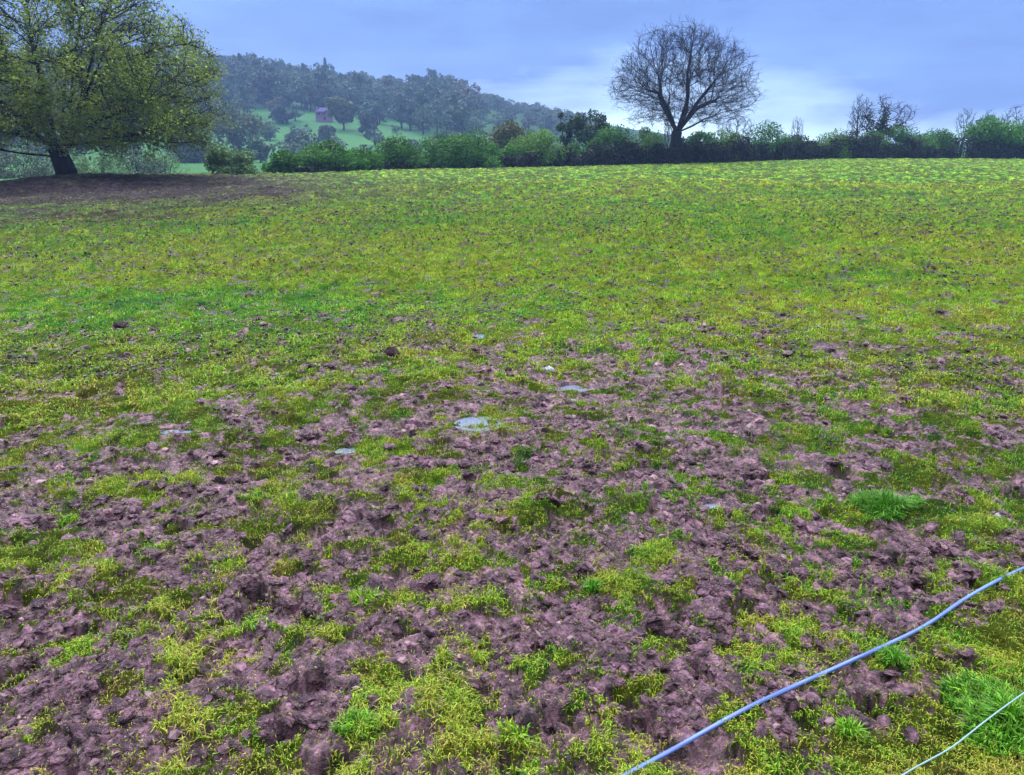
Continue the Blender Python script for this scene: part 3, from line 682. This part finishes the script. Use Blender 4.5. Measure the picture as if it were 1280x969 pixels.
# --- the big sycamore
random.seed(5); rs = np.random.default_rng(5)
ys_ = 39.0; sx = brg(84, 220) * ys_; sz_ = ground_z(sx, ys_); mp2 = ys_ / FPX * 1.047
def tq(u, v, dy=0): return ((u - 84) * mp2, dy, EYE + slope(v) * ys_ - sz_)
P = [(0, 0, -.4), (0, 0, .2), tq(82, 205), tq(80, 198)]; par = [-1, 0, 1, 2]
f0 = limb(P, par, 3, [tq(79, 190)])
limb(P, par, 3, [tq(66, 194, -.3), tq(50, 192, -.8), tq(30, 186, -1.5), tq(8, 183, -2)])
for pts in ([(70, 172), (62, 140), (52, 95), (40, 45), (32, 0)], [(78, 168), (78, 130), (80, 85), (86, 30), (90, -15)], [(88, 170), (98, 140), (106, 100), (116, 55), (128, 10)],
            [(92, 175), (112, 148), (132, 115), (150, 80), (168, 45)], [(96, 182), (125, 165), (160, 152), (200, 140), (235, 130)], [(72, 178), (45, 155), (15, 125), (-20, 95), (-60, 70)],
            [(74, 180), (40, 168), (0, 152), (-50, 140), (-95, 135)], [(95, 186), (130, 176), (175, 172), (215, 168), (245, 165)], [(66, 165), (40, 120), (10, 70), (-15, 20)]):
    dy = rs.uniform(-1, 1)
    limb(P, par, f0, [tq(u, v, dy * (i + 1) * .9) for i, (u, v) in enumerate(pts)])
for k in range(9):
    a = 2 * math.pi * k / 9 + .3; el_ = rs.uniform(.35, 1.2); L = 6.0
    limb(P, par, f0, [(P[f0][0] + L * q * math.cos(a) * math.cos(el_) * .9, P[f0][1] + L * q * math.sin(a) * math.cos(el_), P[f0][2] + L * (q ** 1.1) * math.sin(el_)) for q in (.25, .5, .75, 1)])
E_ = [tq(78, 92) + (184 * mp2, 6.6, 100 * mp2), tq(75, 20) + (130 * mp2, 5.0, 75 * mp2), tq(190, 145) + (74 * mp2, 4, 52 * mp2), tq(-30, 135) + (74 * mp2, 4, 50 * mp2)]
at = in_ellipsoids(3400, E_, rs, .3); at = at[(at[:, 2] > tq(0, 190)[2]) & ((np.hypot(at[:, 0], at[:, 1]) > 2.2) | (at[:, 2] > tq(0, 172)[2]))]
fkp = P[f0]; P, par = space_col(at, P, par, .3, 3.2, .5, 90, .0, fkp, .55)
r, ch = radii(P, par, .016, 2.9, .42); r = flare(P, r, .4, .25)
syc = empty('sycamore_tree', (sx, ys_, sz_), 'huge spreading tree with new yellow green leaves on the brow of the field', 'tree')
skeleton_mesh('trunk', P, par, r, M_BARKD, syc, 9)
A, B, r0, r1 = twigs(P, par, r, rs, .035, 3, .55, .010, .25, 1)
V, F = frusta(A, B, r0, r1, 3); mesh('twigs', V, F, M_BARKD, syc)
cl_ = fbm(B[:, 0] * 1.0 + B[:, 2] * .6, B[:, 1] + B[:, 2] * 1.1, .55, 3, 77)
low = np.clip(1.25 - B[:, 2] / 8.5, .15, 1.0)
mk_ = rs.random(len(B)) < np.clip(.42 + 1.1 * cl_, .04, 1) * low
Bc = B[mk_]; nl = 15
Cn = np.repeat(Bc, nl, 0) + .17 * rs.standard_normal((len(Bc) * nl, 3)); 
V, F = leaves(Cn, np.tile([[0, 0, 1.]], (len(Cn), 1)), .055, rs, .8)
hue = np.clip(.45 + .6 * fbm(Cn[:, 0], Cn[:, 1] + Cn[:, 2], .5, 3, 78) + .15 * rs.standard_normal(len(Cn)), 0, 1)[:, None]
c = np.array([.035, .10, .018]) * (1 - hue) + np.array([.33, .46, .03]) * hue
c = np.where(rs.random((len(c), 1)) < .04, np.array([[.22, .16, .05]]), c)
mesh('crown', V, F, M_LEAF, syc, np.repeat(c, 4, 0))

# --- leafy shrubs and crowns
def clumps(rs, W, Dp, H, z0, n, bottom=.0):
    """clump centres and radii filling an uneven dome"""
    d = unit(rs.standard_normal((n, 3))); d[:, 2] = np.abs(d[:, 2]) * (1 if bottom == 0 else 1) if bottom == 0 else d[:, 2]
    q = .55 + .38 * rs.random((n, 1))
    c = d * q * np.array([W, Dp, (H - z0) * (1 if bottom == 0 else .5)]); c[:, 2] += z0 if bottom == 0 else (H + z0) / 2
    if bottom == 0: k = n // 3; c[:k, 2] = H * (.02 + .25 * rs.random(k)); c[:k, :2] *= .68
    rr_ = (.20 + .16 * rs.random(n)) * min(W * 1.1, (H - z0))
    return c, rr_
def leafcloud(rs, W, Dp, H, z0, n, size, dark, light, nc=26, bottom=0, flat=.85):
    c, rr_ = clumps(rs, W, Dp, H, z0, nc, bottom); k = rs.integers(0, nc, n); d = unit(rs.standard_normal((n, 3)))
    q = (.55 + .5 * rs.random((n, 1)) ** .6) * (1 + .12 * rs.standard_normal((n, 1)))
    p = c[k] + d * q * rr_[k][:, None] * np.array([1.05, 1.05, flat])
    core = rs.random(n) < .2
    p[core] = (unit(rs.standard_normal((core.sum(), 3))) * rs.random((core.sum(), 1)) ** .4) * np.array([W * .75, Dp * .75, (H - z0) * .42]) + [0, 0, (H + z0) * .47]
    p[:, 2] = np.where(p[:, 2] < z0, z0 + rs.random(n) * .3 * (H - z0), p[:, 2])
    V, F = leaves(p.astype(np.float32), (d * .6 + [0, 0, .5]).astype(np.float32), size, rs, .7)
    tone = (rs.random(nc) * .7)[k] + .3 * rs.random(n)
    col = np.array(dark) * (1 - tone[:, None]) + np.array(light) * tone[:, None]
    return V, F, np.repeat(col, 4, 0)
def stems(rs, W, H, n, rad, spread=.8):
    A = []; B = []; r0 = []; r1 = []
    for i in range(n):
        p = np.array([rs.normal() * W * .03, rs.normal() * W * .03, -.15]); a = rs.random() * 6.28; L = H * (.6 + .35 * rs.random()); s = spread * W * rs.random()
        for k in range(5):
            q = p + np.array([math.cos(a) * s / 5, math.sin(a) * s / 5, L / 5]) + rs.normal(size=3) * .04 * H * .3; f = 1 - k / 5.5
            A.append(p); B.append(q); r0.append(rad * f); r1.append(rad * (1 - (k + 1) / 5.5)); p = q
            if k > 1:
                for _ in range(2):
                    A.append(p); B.append(p + unit(rs.normal(size=3) + [math.cos(a), math.sin(a), .6]) * H * .2); r0.append(rad * f * .5); r1.append(rad * f * .15)
    return frusta(A, B, np.array(r0), np.array(r1), 5)
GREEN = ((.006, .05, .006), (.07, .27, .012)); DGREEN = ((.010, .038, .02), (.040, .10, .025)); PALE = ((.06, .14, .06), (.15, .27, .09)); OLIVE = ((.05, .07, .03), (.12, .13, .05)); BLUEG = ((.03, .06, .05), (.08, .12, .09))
def place(u, y, vtop, hw):
    x = brg(u) * y; z0 = ground_z(x, y); top = EYE + slope(vtop) * y; return x, z0, max(top - z0, .5), hw * y / FPX * 1.047
def shrub(u, hw, vtop, y, pal, label, n=5200, nm='hedge_shrub', cat='shrub', size=.07, group='hedge shrubs along the far side of the field', z0=.02, seed=0, bottom=0):
    rs = np.random.default_rng(int(abs(u) * 7 + seed)); x, gz, H, W = place(u, y, vtop, hw); 
    o = empty(nm, (x, y, gz), label, cat, group)
    V, F, c = leafcloud(rs, W * 1.16, max(W * .9, 1.3), H * (1.15 if u > 740 else 1.08), H * z0, n, size, pal[0], pal[1], max(22, int(W * 9)), bottom); mesh('foliage', V, F, M_LEAF, o, c)
    V, F = stems(rs, W, H, 12, .05 * H / 3); mesh('stems', V, F, M_BARKD, o)
    return o
cdist = lambda u: float(crest_d(brg(u)))
YL = ((.015, .08, .010), (.13, .30, .02))
S = [(284, 29, 183, 62, PALE, 'lone round light green bush standing in front of the low meadow'), (355, 18, 186, 52, GREEN, 'small round bush at the left end of the hedge'),
 (405, 36, 176, 54, GREEN, 'wide green bush second from the left end of the hedge'), (450, 26, 183, 55, GREEN, 'low green bush right of the wide second bush'),
 (495, 30, 170, 58, GREEN, 'bright green bush left of the widest hedge bush'), (568, 56, 164, 60, GREEN, 'widest bush of the hedge with a domed green top'),
 (634, 16, 184, 62, GREEN, 'low bush in the dip beside the round dark bush'), (672, 32, 159, 62, YL, 'tall round bush with bright top and dark underside'),
 (716, 18, 182, 64, GREEN, 'low bush under the leafy hedge tree'), (765, 26, 154, 66, GREEN, 'tall dark bush left of the leafless tree'), (808, 26, 164, 67, YL, 'green bush just left of the leafless tree trunk'),
 (872, 20, 164, 68, GREEN, 'green bush just right of the leafless tree trunk'), (905, 24, 161, 69, YL, 'yellow green bush under the drooping right twigs of the leafless tree'),
 (952, 30, 154, 70, GREEN, 'domed bush between the leafless tree and the thin sapling'), (990, 20, 172, 71, DGREEN, 'low dark bush under the thin sapling'),
 (1035, 26, 166, 73, YL, 'yellow green bush left of the dark ivy tree'), (1086, 26, 165, 74, YL, 'light green bush under the dark ivy tree'), (1130, 22, 158, 75, GREEN, 'green bush just right of the dark ivy tree'),
 (1168, 24, 160, 76, GREEN, 'round dark bush left of the gap in the hedge'), (1285, 22, 152, 77, DGREEN, 'dark bush at the right edge beside the domed hedge tree')]
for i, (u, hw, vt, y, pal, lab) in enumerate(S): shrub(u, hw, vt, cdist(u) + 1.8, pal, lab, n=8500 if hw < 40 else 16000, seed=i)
# the dense lower hedge, inner shade put into its near black leaf colour
rs = np.random.default_rng(60); hb = []
us = np.concatenate([np.arange(378, 1196, 6), np.arange(1210, 1420, 6)])
ox, oy = brg(950) * 72, 72.0; oz = ground_z(ox, oy)
Vh = []; Fh = []; Ch = []; k = 0; SA = []; SB = []; S0 = []; S1 = []
for u in us:
    y = cdist(u) + np.interp(u, [378, 640, 750], [1.2, .8, .5]) + .4 * rs.normal(); x = brg(u) * y; gz = ground_z(x, y); H = (1.25 + .34 * rs.normal() + .3 * math.sin(u * .09) + .15 * math.sin(u * .031)) * np.interp(u, [378, 600, 640, 750], [.22, .32, .5, 1])
    n = 520; p = rs.random((n, 3)) * np.array([1.0, 1.5, 1]) - [.5, .75, 0]; p[:, 0] *= .75; p[:, 2] = p[:, 2] ** .9 * H; p += [x, y, gz]
    V, F = leaves((p - [ox, oy, oz]).astype(np.float32), rnd(rs, n), .085, rs, .7); Vh.append(V); Fh.append(F + k); k += len(V)
    Ch.append(np.repeat(np.array([[.008, .016, .014]]) + rs.random((n, 1)) * np.array([[.012, .022, .012]]), 4, 0))
    for _ in range(7):
        a = np.array([x + rs.normal() * .3, y + rs.normal() * .4, gz - .1]) - [ox, oy, oz]; SA.append(a); SB.append(a + [rs.normal() * .3, rs.normal() * .2, H * (.8 + .3 * rs.random())]); S0.append(.035); S1.append(.01)
hd = empty('hedge', (ox, oy, oz), 'long dense hedge bottom with shade painted into its dark leaves behind the right half of the field', 'hedge')
mesh('foliage', np.concatenate(Vh), np.concatenate(Fh), M_LEAF, hd, np.concatenate(Ch))
V, F = frusta(SA, SB, np.array(S0), np.array(S1), 4); mesh('stems', V, F, M_BARKD, hd)

def tree(u, y, vtop, hw, pal, label, n=3500, size=.11, cat='tree', nm='leafy_tree', group=None, z0=.3, seed=0, nc=24, trunk=.03, dens=1):
    rs = np.random.default_rng(int(abs(u) * 3 + y + seed)); x, gz, H, W = place(u, y, vtop, hw); o = empty(nm, (x, y, gz), label, cat, group)
    V, F, c = leafcloud(rs, W, W * .9, H * .98, H * z0, n, size * max(1, y / 70), pal[0], pal[1], nc, 1, .9); mesh('crown', V, F, M_LEAF, o, c)
    A = [[0, 0, -.3]]; B = [[0, 0, H * .45]]; r0 = [H * trunk]; r1 = [H * trunk * .7]
    for k in range(9):
        a = rs.random() * 6.28; A.append([0, 0, H * (.25 + .03 * k)]); B.append([math.cos(a) * W * .75, math.sin(a) * W * .7, H * (.55 + .35 * rs.random())]); r0.append(H * trunk * .5); r1.append(H * trunk * .1)
    V, F = frusta(A, B, np.array(r0), np.array(r1), 6); mesh('trunk', V, F, M_BARKD, o, smooth=True)
    return o
tree(635, 78, 148, 24, OLIVE, 'olive round tree behind the dip in the hedge', seed=1)
tree(738, 74, 134, 24, DGREEN, 'leafy tree with loose grey green crown in the hedge', 3200, seed=2, nc=16)
tree(707, 74, 131, 12, DGREEN, 'small dark tree touching the left side of the loose crowned hedge tree', 900, seed=8, nc=9)
tree(1241, 76, 147, 34, GREEN, 'domed green hedge tree right of the gap', 5500, seed=3, z0=.18, nc=30)

# bare small trees from a grown prototype of height 1
def bare_proto(seed, E, natt=420, lean=0):
    random.seed(seed); rs = np.random.default_rng(seed)
    P = [(0, 0, -.03), (.005, 0, .08), (.01, 0, .16), (0, .01, .24), (0, 0, .32)]; par = [-1, 0, 1, 2, 3]
    at = in_ellipsoids(natt, E, rs, .1)
    P, par = space_col(at, P, par, .035, .5, .055, 70, .03); r, ch = radii(P, par, .0022, 2.3, .022)
    A, B, r0, r1 = twigs(P, par, r, rs, .004, 2, .075, .0016, .3, 1)
    return P, par, r, A, B, r0, r1
BP = [bare_proto(21, [(0, 0, .65, .33, .3, .35)]), bare_proto(22, [(0, 0, .7, .20, .2, .3), (.1, 0, .5, .2, .15, .15)])]
def bare(u, y, vtop, hw, proto, label, nm='bare_tree', rot=0, thick=1.0, group=None):
    x, gz, H, W = place(u, y, vtop, hw); P, par, r, A, B, r0, r1 = BP[proto]; sc = np.array([W / .33, W / .33, H])
    o = empty(nm, (x, y, gz), label, 'tree', group); o.rotation_euler = (0, 0, rot)
    m_ = np.where(par >= 0)[0]; V, F = frusta(P[par[m_]] * sc, P[m_] * sc, r[m_] * H * 1.1 * thick, r[m_] * H * thick, 5); mesh('trunk', V, F, M_BARKD, o, smooth=True)
    V, F = frusta(A * sc, B * sc, r0 * H * thick, r1 * H * thick, 3); mesh('crown', V, F, M_BARKD, o); return o
bare(918, 72, 140, 22, 0, 'small leafless tree touching the right side of the tall leafless tree', rot=.5)
bare(993, 73, 145, 13, 1, 'thin leafless sapling alone in a low stretch of hedge', rot=1)
bare(1068, 76, 116, 17, 1, 'slender leafless tree beside the dark ivy tree', rot=2)
iv = bare(1098, 77, 120, 38, 0, 'leafless tree with trunk and limbs smothered in dark ivy', rot=.4, thick=1.3)
rs = np.random.default_rng(70); P_, par_, r_, *_ = BP[0]; x, gz, H, W = place(1098, 77, 120, 38)
sel = np.where((r_ > .0045) & (P_[:, 2] < .82))[0]; p = np.repeat(P_[sel] * np.array([W / .33, W / .33, H]), 26, 0); p = p + rs.standard_normal(p.shape) * .24
V, F = leaves(p.astype(np.float32), rnd(rs, len(p)), .1, rs); mesh('ivy', V, F, M_LEAF, iv, np.repeat(np.array([[.010, .022, .02]]) + rs.random((len(p), 1)) * [[.015, .03, .02]], 4, 0))
bare(1200, 79, 134, 18, 1, 'thin leafless tree standing in the gap of the hedge', rot=.2)
bare(1262, 80, 132, 24, 0, 'leafless crown showing above the domed hedge tree', rot=.9)
bare(1228, 81, 136, 14, 1, 'slim leafless tree behind the left shoulder of the domed hedge tree', rot=2.2)
bare(835, 90, 140, 12, 1, 'faint leafless sapling seen through the tall leafless tree', rot=2.2)

# shrubs beneath and beyond the sycamore
shrub(22, 48, 188, 62, BLUEG, 'grey green bush below the left limb of the big tree', nm='bush', group='bushes beyond the big tree', seed=31)
shrub(125, 36, 193, 66, PALE, 'pale bush just right of the big tree trunk', nm='bush', group='bushes beyond the big tree', seed=32)
shrub(168, 34, 184, 72, BLUEG, 'grey green bush between the pale bush and the green one', nm='bush', group='bushes beyond the big tree', seed=33)
shrub(200, 27, 180, 78, PALE, 'fresh green bush at the right of the bushes beyond the big tree', nm='bush', group='bushes beyond the big tree', seed=34)
shrub(-60, 50, 180, 66, BLUEG, 'grey bush cut by the left edge', nm='bush', group='bushes beyond the big tree', seed=35)
shrub(242, 26, 166, 150, DGREEN, 'dark blue green tree mass at the left end of the low meadow', nm='bush', group='bushes beyond the big tree', seed=36, size=.18)
shrub(75, 40, 186, 90, PALE, 'light green bush seen behind the big tree trunk', nm='bush', group='bushes beyond the big tree', seed=37)

# hillside: trees that can be told apart
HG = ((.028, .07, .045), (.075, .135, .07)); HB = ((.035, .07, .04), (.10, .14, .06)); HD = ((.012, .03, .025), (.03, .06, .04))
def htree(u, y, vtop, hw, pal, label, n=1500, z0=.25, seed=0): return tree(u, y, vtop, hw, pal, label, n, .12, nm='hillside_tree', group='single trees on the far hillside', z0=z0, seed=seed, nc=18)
htree(300, 170, 130, 34, HB, 'loose brownish green tree on the slope above the lone round bush', 2600, .12)
htree(337, 300, 86, 20, HD, 'tallest dark evergreen on the wooded hillside', 2600, .05)
htree(282, 330, 92, 26, HG, 'pale misty tree near the left end of the hill top', 1600)
htree(432, 250, 116, 17, HB, 'tree with dark ivy trunk right of the house', 2200, .15)
htree(462, 240, 140, 11, HD, 'narrow dark tree below and right of the ivy trunk tree', 1200, .02)
htree(409, 215, 156, 12, HG, 'low bush in front of the house', 900, .02)
htree(355, 260, 134, 13, HD, 'dark bush left of the house on the meadow', 1000, .02)
htree(380, 300, 137, 10, HG, 'small tree next to the left end of the house', 800, .05)
htree(372, 190, 163, 16, HD, 'dark shrub on the meadow above the left end of the hedge', 900, .02)
htree(325, 150, 172, 14, HG, 'blue green bush between the lone round bush and the hedge', 900, .02)
htree(638, 500, 132, 8, HG, 'round tree standing on the far ridge, nearer the wood', 500)
htree(669, 500, 131, 8, HG, 'round tree standing on the far ridge, nearer the loose crowned hedge tree', 500)
htree(571, 500, 127, 6, HG, 'last tree of the wood before the open ridge', 400)
htree(596, 500, 129, 4, HG, 'tiny tree on the open ridge next to the wood', 250)
htree(652, 510, 137, 5, HG, 'low bush between the two round ridge trees', 250)
htree(590, 260, 168, 18, HG, 'hazy tree on the slope behind the widest hedge bush', 900)
htree(696, 480, 140, 6, HG, 'small ridge tree just left of the hedge trees', 250)
# house
hx_, hy_, hz_ = hit(406, 152)
house = empty('house', (hx_, hy_, hz_ + .9), 'small misty house with a low hipped roof among the hillside trees', 'house'); house.rotation_euler = (0, 0, .15); house.scale = (.72, .72, .55)
m, t, b = material('house_wall', .85, .2); b.inputs['Base Color'].default_value = (.20, .12, .24, 1); M_HW = m
m, t, b = material('slate_roof', .95, .1); b.inputs['Base Color'].default_value = (.075, .06, .17, 1); M_HR = m
m, t, b = material('window_glass', .1, .5); b.inputs['Base Color'].default_value = (.03, .035, .06, 1); M_HG = m
M_HT = M_STONE
def box(c, s):
    c = np.array(c); s = np.array(s) / 2
    V = np.array([[i, j, k] for i in (-1, 1) for j in (-1, 1) for k in (-1, 1)]) * s + c
    return V, np.array([[0, 1, 3, 2], [4, 6, 7, 5], [0, 4, 5, 1], [2, 3, 7, 6], [0, 2, 6, 4], [1, 5, 7, 3]])
V, F = box((0, 0, .9), (7.4, 6, 5.8)); mesh('wall', V, F, M_HW, house)
V = [(-4.1, -3.4, 3.8), (4.1, -3.4, 3.8), (4.1, 3.4, 3.8), (-4.1, 3.4, 3.8), (-1.6, 0, 6.2), (1.6, 0, 6.2), (-4.1, -3.4, 3.6), (4.1, -3.4, 3.6), (4.1, 3.4, 3.6), (-4.1, 3.4, 3.6)]
F = [(0, 1, 5, 4), (2, 3, 4, 5), (1, 2, 5, 5), (3, 0, 4, 4), (6, 7, 1, 0), (7, 8, 2, 1), (8, 9, 3, 2), (9, 6, 0, 3), (9, 8, 7, 6)]
F = [f for f in F if len(set(f)) == 4] ; Q = np.array(F); roof = mesh('roof', V, Q, M_HR, house)
V2 = [(4.1, -3.4, 3.8), (4.1, 3.4, 3.8), (1.6, 0, 6.2), (-4.1, 3.4, 3.8), (-4.1, -3.4, 3.8), (-1.6, 0, 6.2)]
me = roof.data
import bmesh
bm = bmesh.new(); bm.from_mesh(me); bm.verts.ensure_lookup_table()
bm.faces.new([bm.verts[i] for i in (1, 2, 5)]); bm.faces.new([bm.verts[i] for i in (3, 0, 4)]); bm.normal_update(); bm.to_mesh(me); bm.free()
V, F = box((1.3, 0, 6.3), (.7, .7, 1.6)); mesh('chimney', V, F, M_HW, roof)
for wx_ in (-2.3, 0, 2.3):
    V, F = box((wx_, -3.03, 2.5), (1.0, .08, 1.1)); mesh('window', V, F, M_HG, house)
V, F = box((0.3, -3.03, .0), (1.0, .08, 2.0)); mesh('door', V, F, M_HG, house)

# --- hillside wood, one mass
rs = np.random.default_rng(90)
protos = []
for k in range(7):
    r9 = np.random.default_rng(200 + k)
    if k < 5: V, F, c = leafcloud(r9, 1, .95, 2.2 + .3 * r9.random(), .28, 520, .105, (.55, .6, .55), (1.3, 1.3, 1.2), 13, 1, .95)
    else:
        n = 520; zz = r9.random(n) ** .8 * 2.7 + .25; a = r9.random(n) * 6.28; q = (1.05 - zz / 3.1) * .62 * np.sqrt(r9.random(n)) * (1 + .2 * np.sin(zz * 14))
        V, F = leaves(np.stack([q * np.cos(a), q * np.sin(a), zz], -1).astype(np.float32), rnd(r9, n), .1, r9); c = np.full((n * 4, 3), .8)
    Vt, Ft = frusta([[0, 0, -.2], [0, 0, .9]], [[0, 0, 1.], [.1, 0, 1.8]], np.array([.09, .06]), np.array([.06, .02]), 4)
    protos.append((np.concatenate([V, Vt]), np.concatenate([F, Ft + len(V)]), np.concatenate([c, np.full((len(Vt), 3), .35)])))
Vw = []; Fw = []; Cw = []; k0 = 0; cnt = 0
def addt(x, y, s, hs, kk, tint):
    global k0, cnt
    V, F, c = protos[kk]; a = rs.random() * 6.28; ca, sa = math.cos(a), math.sin(a); z_ = float(macro(np.array([x]), np.array([y]))[0])
    W = np.stack([(V[:, 0] * ca - V[:, 1] * sa) * s + x, (V[:, 0] * sa + V[:, 1] * ca) * s + y, V[:, 2] * hs + z_ - .3], -1)
    Vw.append(W.astype(np.float32)); Fw.append(F + k0); Cw.append(c * tint); k0 += len(V); cnt += 1
tries = 0
while cnt < 1700 and tries < 26000:
    tries += 1
    b_ = rs.uniform(-.72, .11); y = rs.uniform(300, 560) if rs.random() < .8 else rs.uniform(150, 300); u_ = 640 + b_ * 985 / .955 
    x = b_ * y
    lo = np.interp(u_, [0, 250, 340, 420, 500, 560, 640, 760], [200, 225, 275, 300, 255, 235, 270, 310])   # where the wood begins, downhill
    if u_ > 585 and (y > 490 or rs.random() < .35): continue
    if y < lo:
        hl = fbm(np.array([x]), np.array([y]), .02, 2, 95)[0]
        if not (abs(((y + .3 * x) % 48) - 8) < 3.6 or hl > .3) or y < 150: continue
        s = rs.uniform(1.4, 3.2); hs = s * rs.uniform(.6, .95)
    else:
        s = rs.uniform(3.0, 5.4); hs = s * rs.uniform(.8, 1.15)
    if u_ > 585: s *= .8; hs *= .55
    if abs(u_ - 406) < 22 and y < hy_ + 14 and y > 200: continue
    kk = int(rs.integers(0, 5)) if rs.random() < .998 else int(rs.integers(5, 7))
    t_ = rs.random(); tint = np.array([.03, .08, .07]) * (1 - t_) + np.array([.07, .13, .085]) * t_  # crown tints shifted blue, distance haze put into the colour
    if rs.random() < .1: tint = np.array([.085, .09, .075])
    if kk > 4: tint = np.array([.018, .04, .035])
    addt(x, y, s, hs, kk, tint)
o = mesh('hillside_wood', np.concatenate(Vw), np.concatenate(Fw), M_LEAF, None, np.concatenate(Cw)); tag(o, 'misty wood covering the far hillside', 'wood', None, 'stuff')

# ------------------------------------------------------------------ haze
m = bpy.data.materials.new('haze'); m.use_nodes = True; t = m.node_tree; t.nodes.clear()
mo = t.nodes.new('ShaderNodeOutputMaterial'); pv = t.nodes.new('ShaderNodeVolumePrincipled')
pv.inputs['Color'].default_value = (.30, .50, 1.0, 1); pv.inputs['Density'].default_value = 0.0009; pv.inputs['Anisotropy'].default_value = 0.0
t.links.new(pv.outputs[0], mo.inputs['Volume'])
V, F = box((0, 330, 45), (1500, 760, 130))
V = np.array(V); hz = mesh('haze', V, F, m); tag(hz, 'thin blue mist over the valley', 'haze', None, 'stuff')
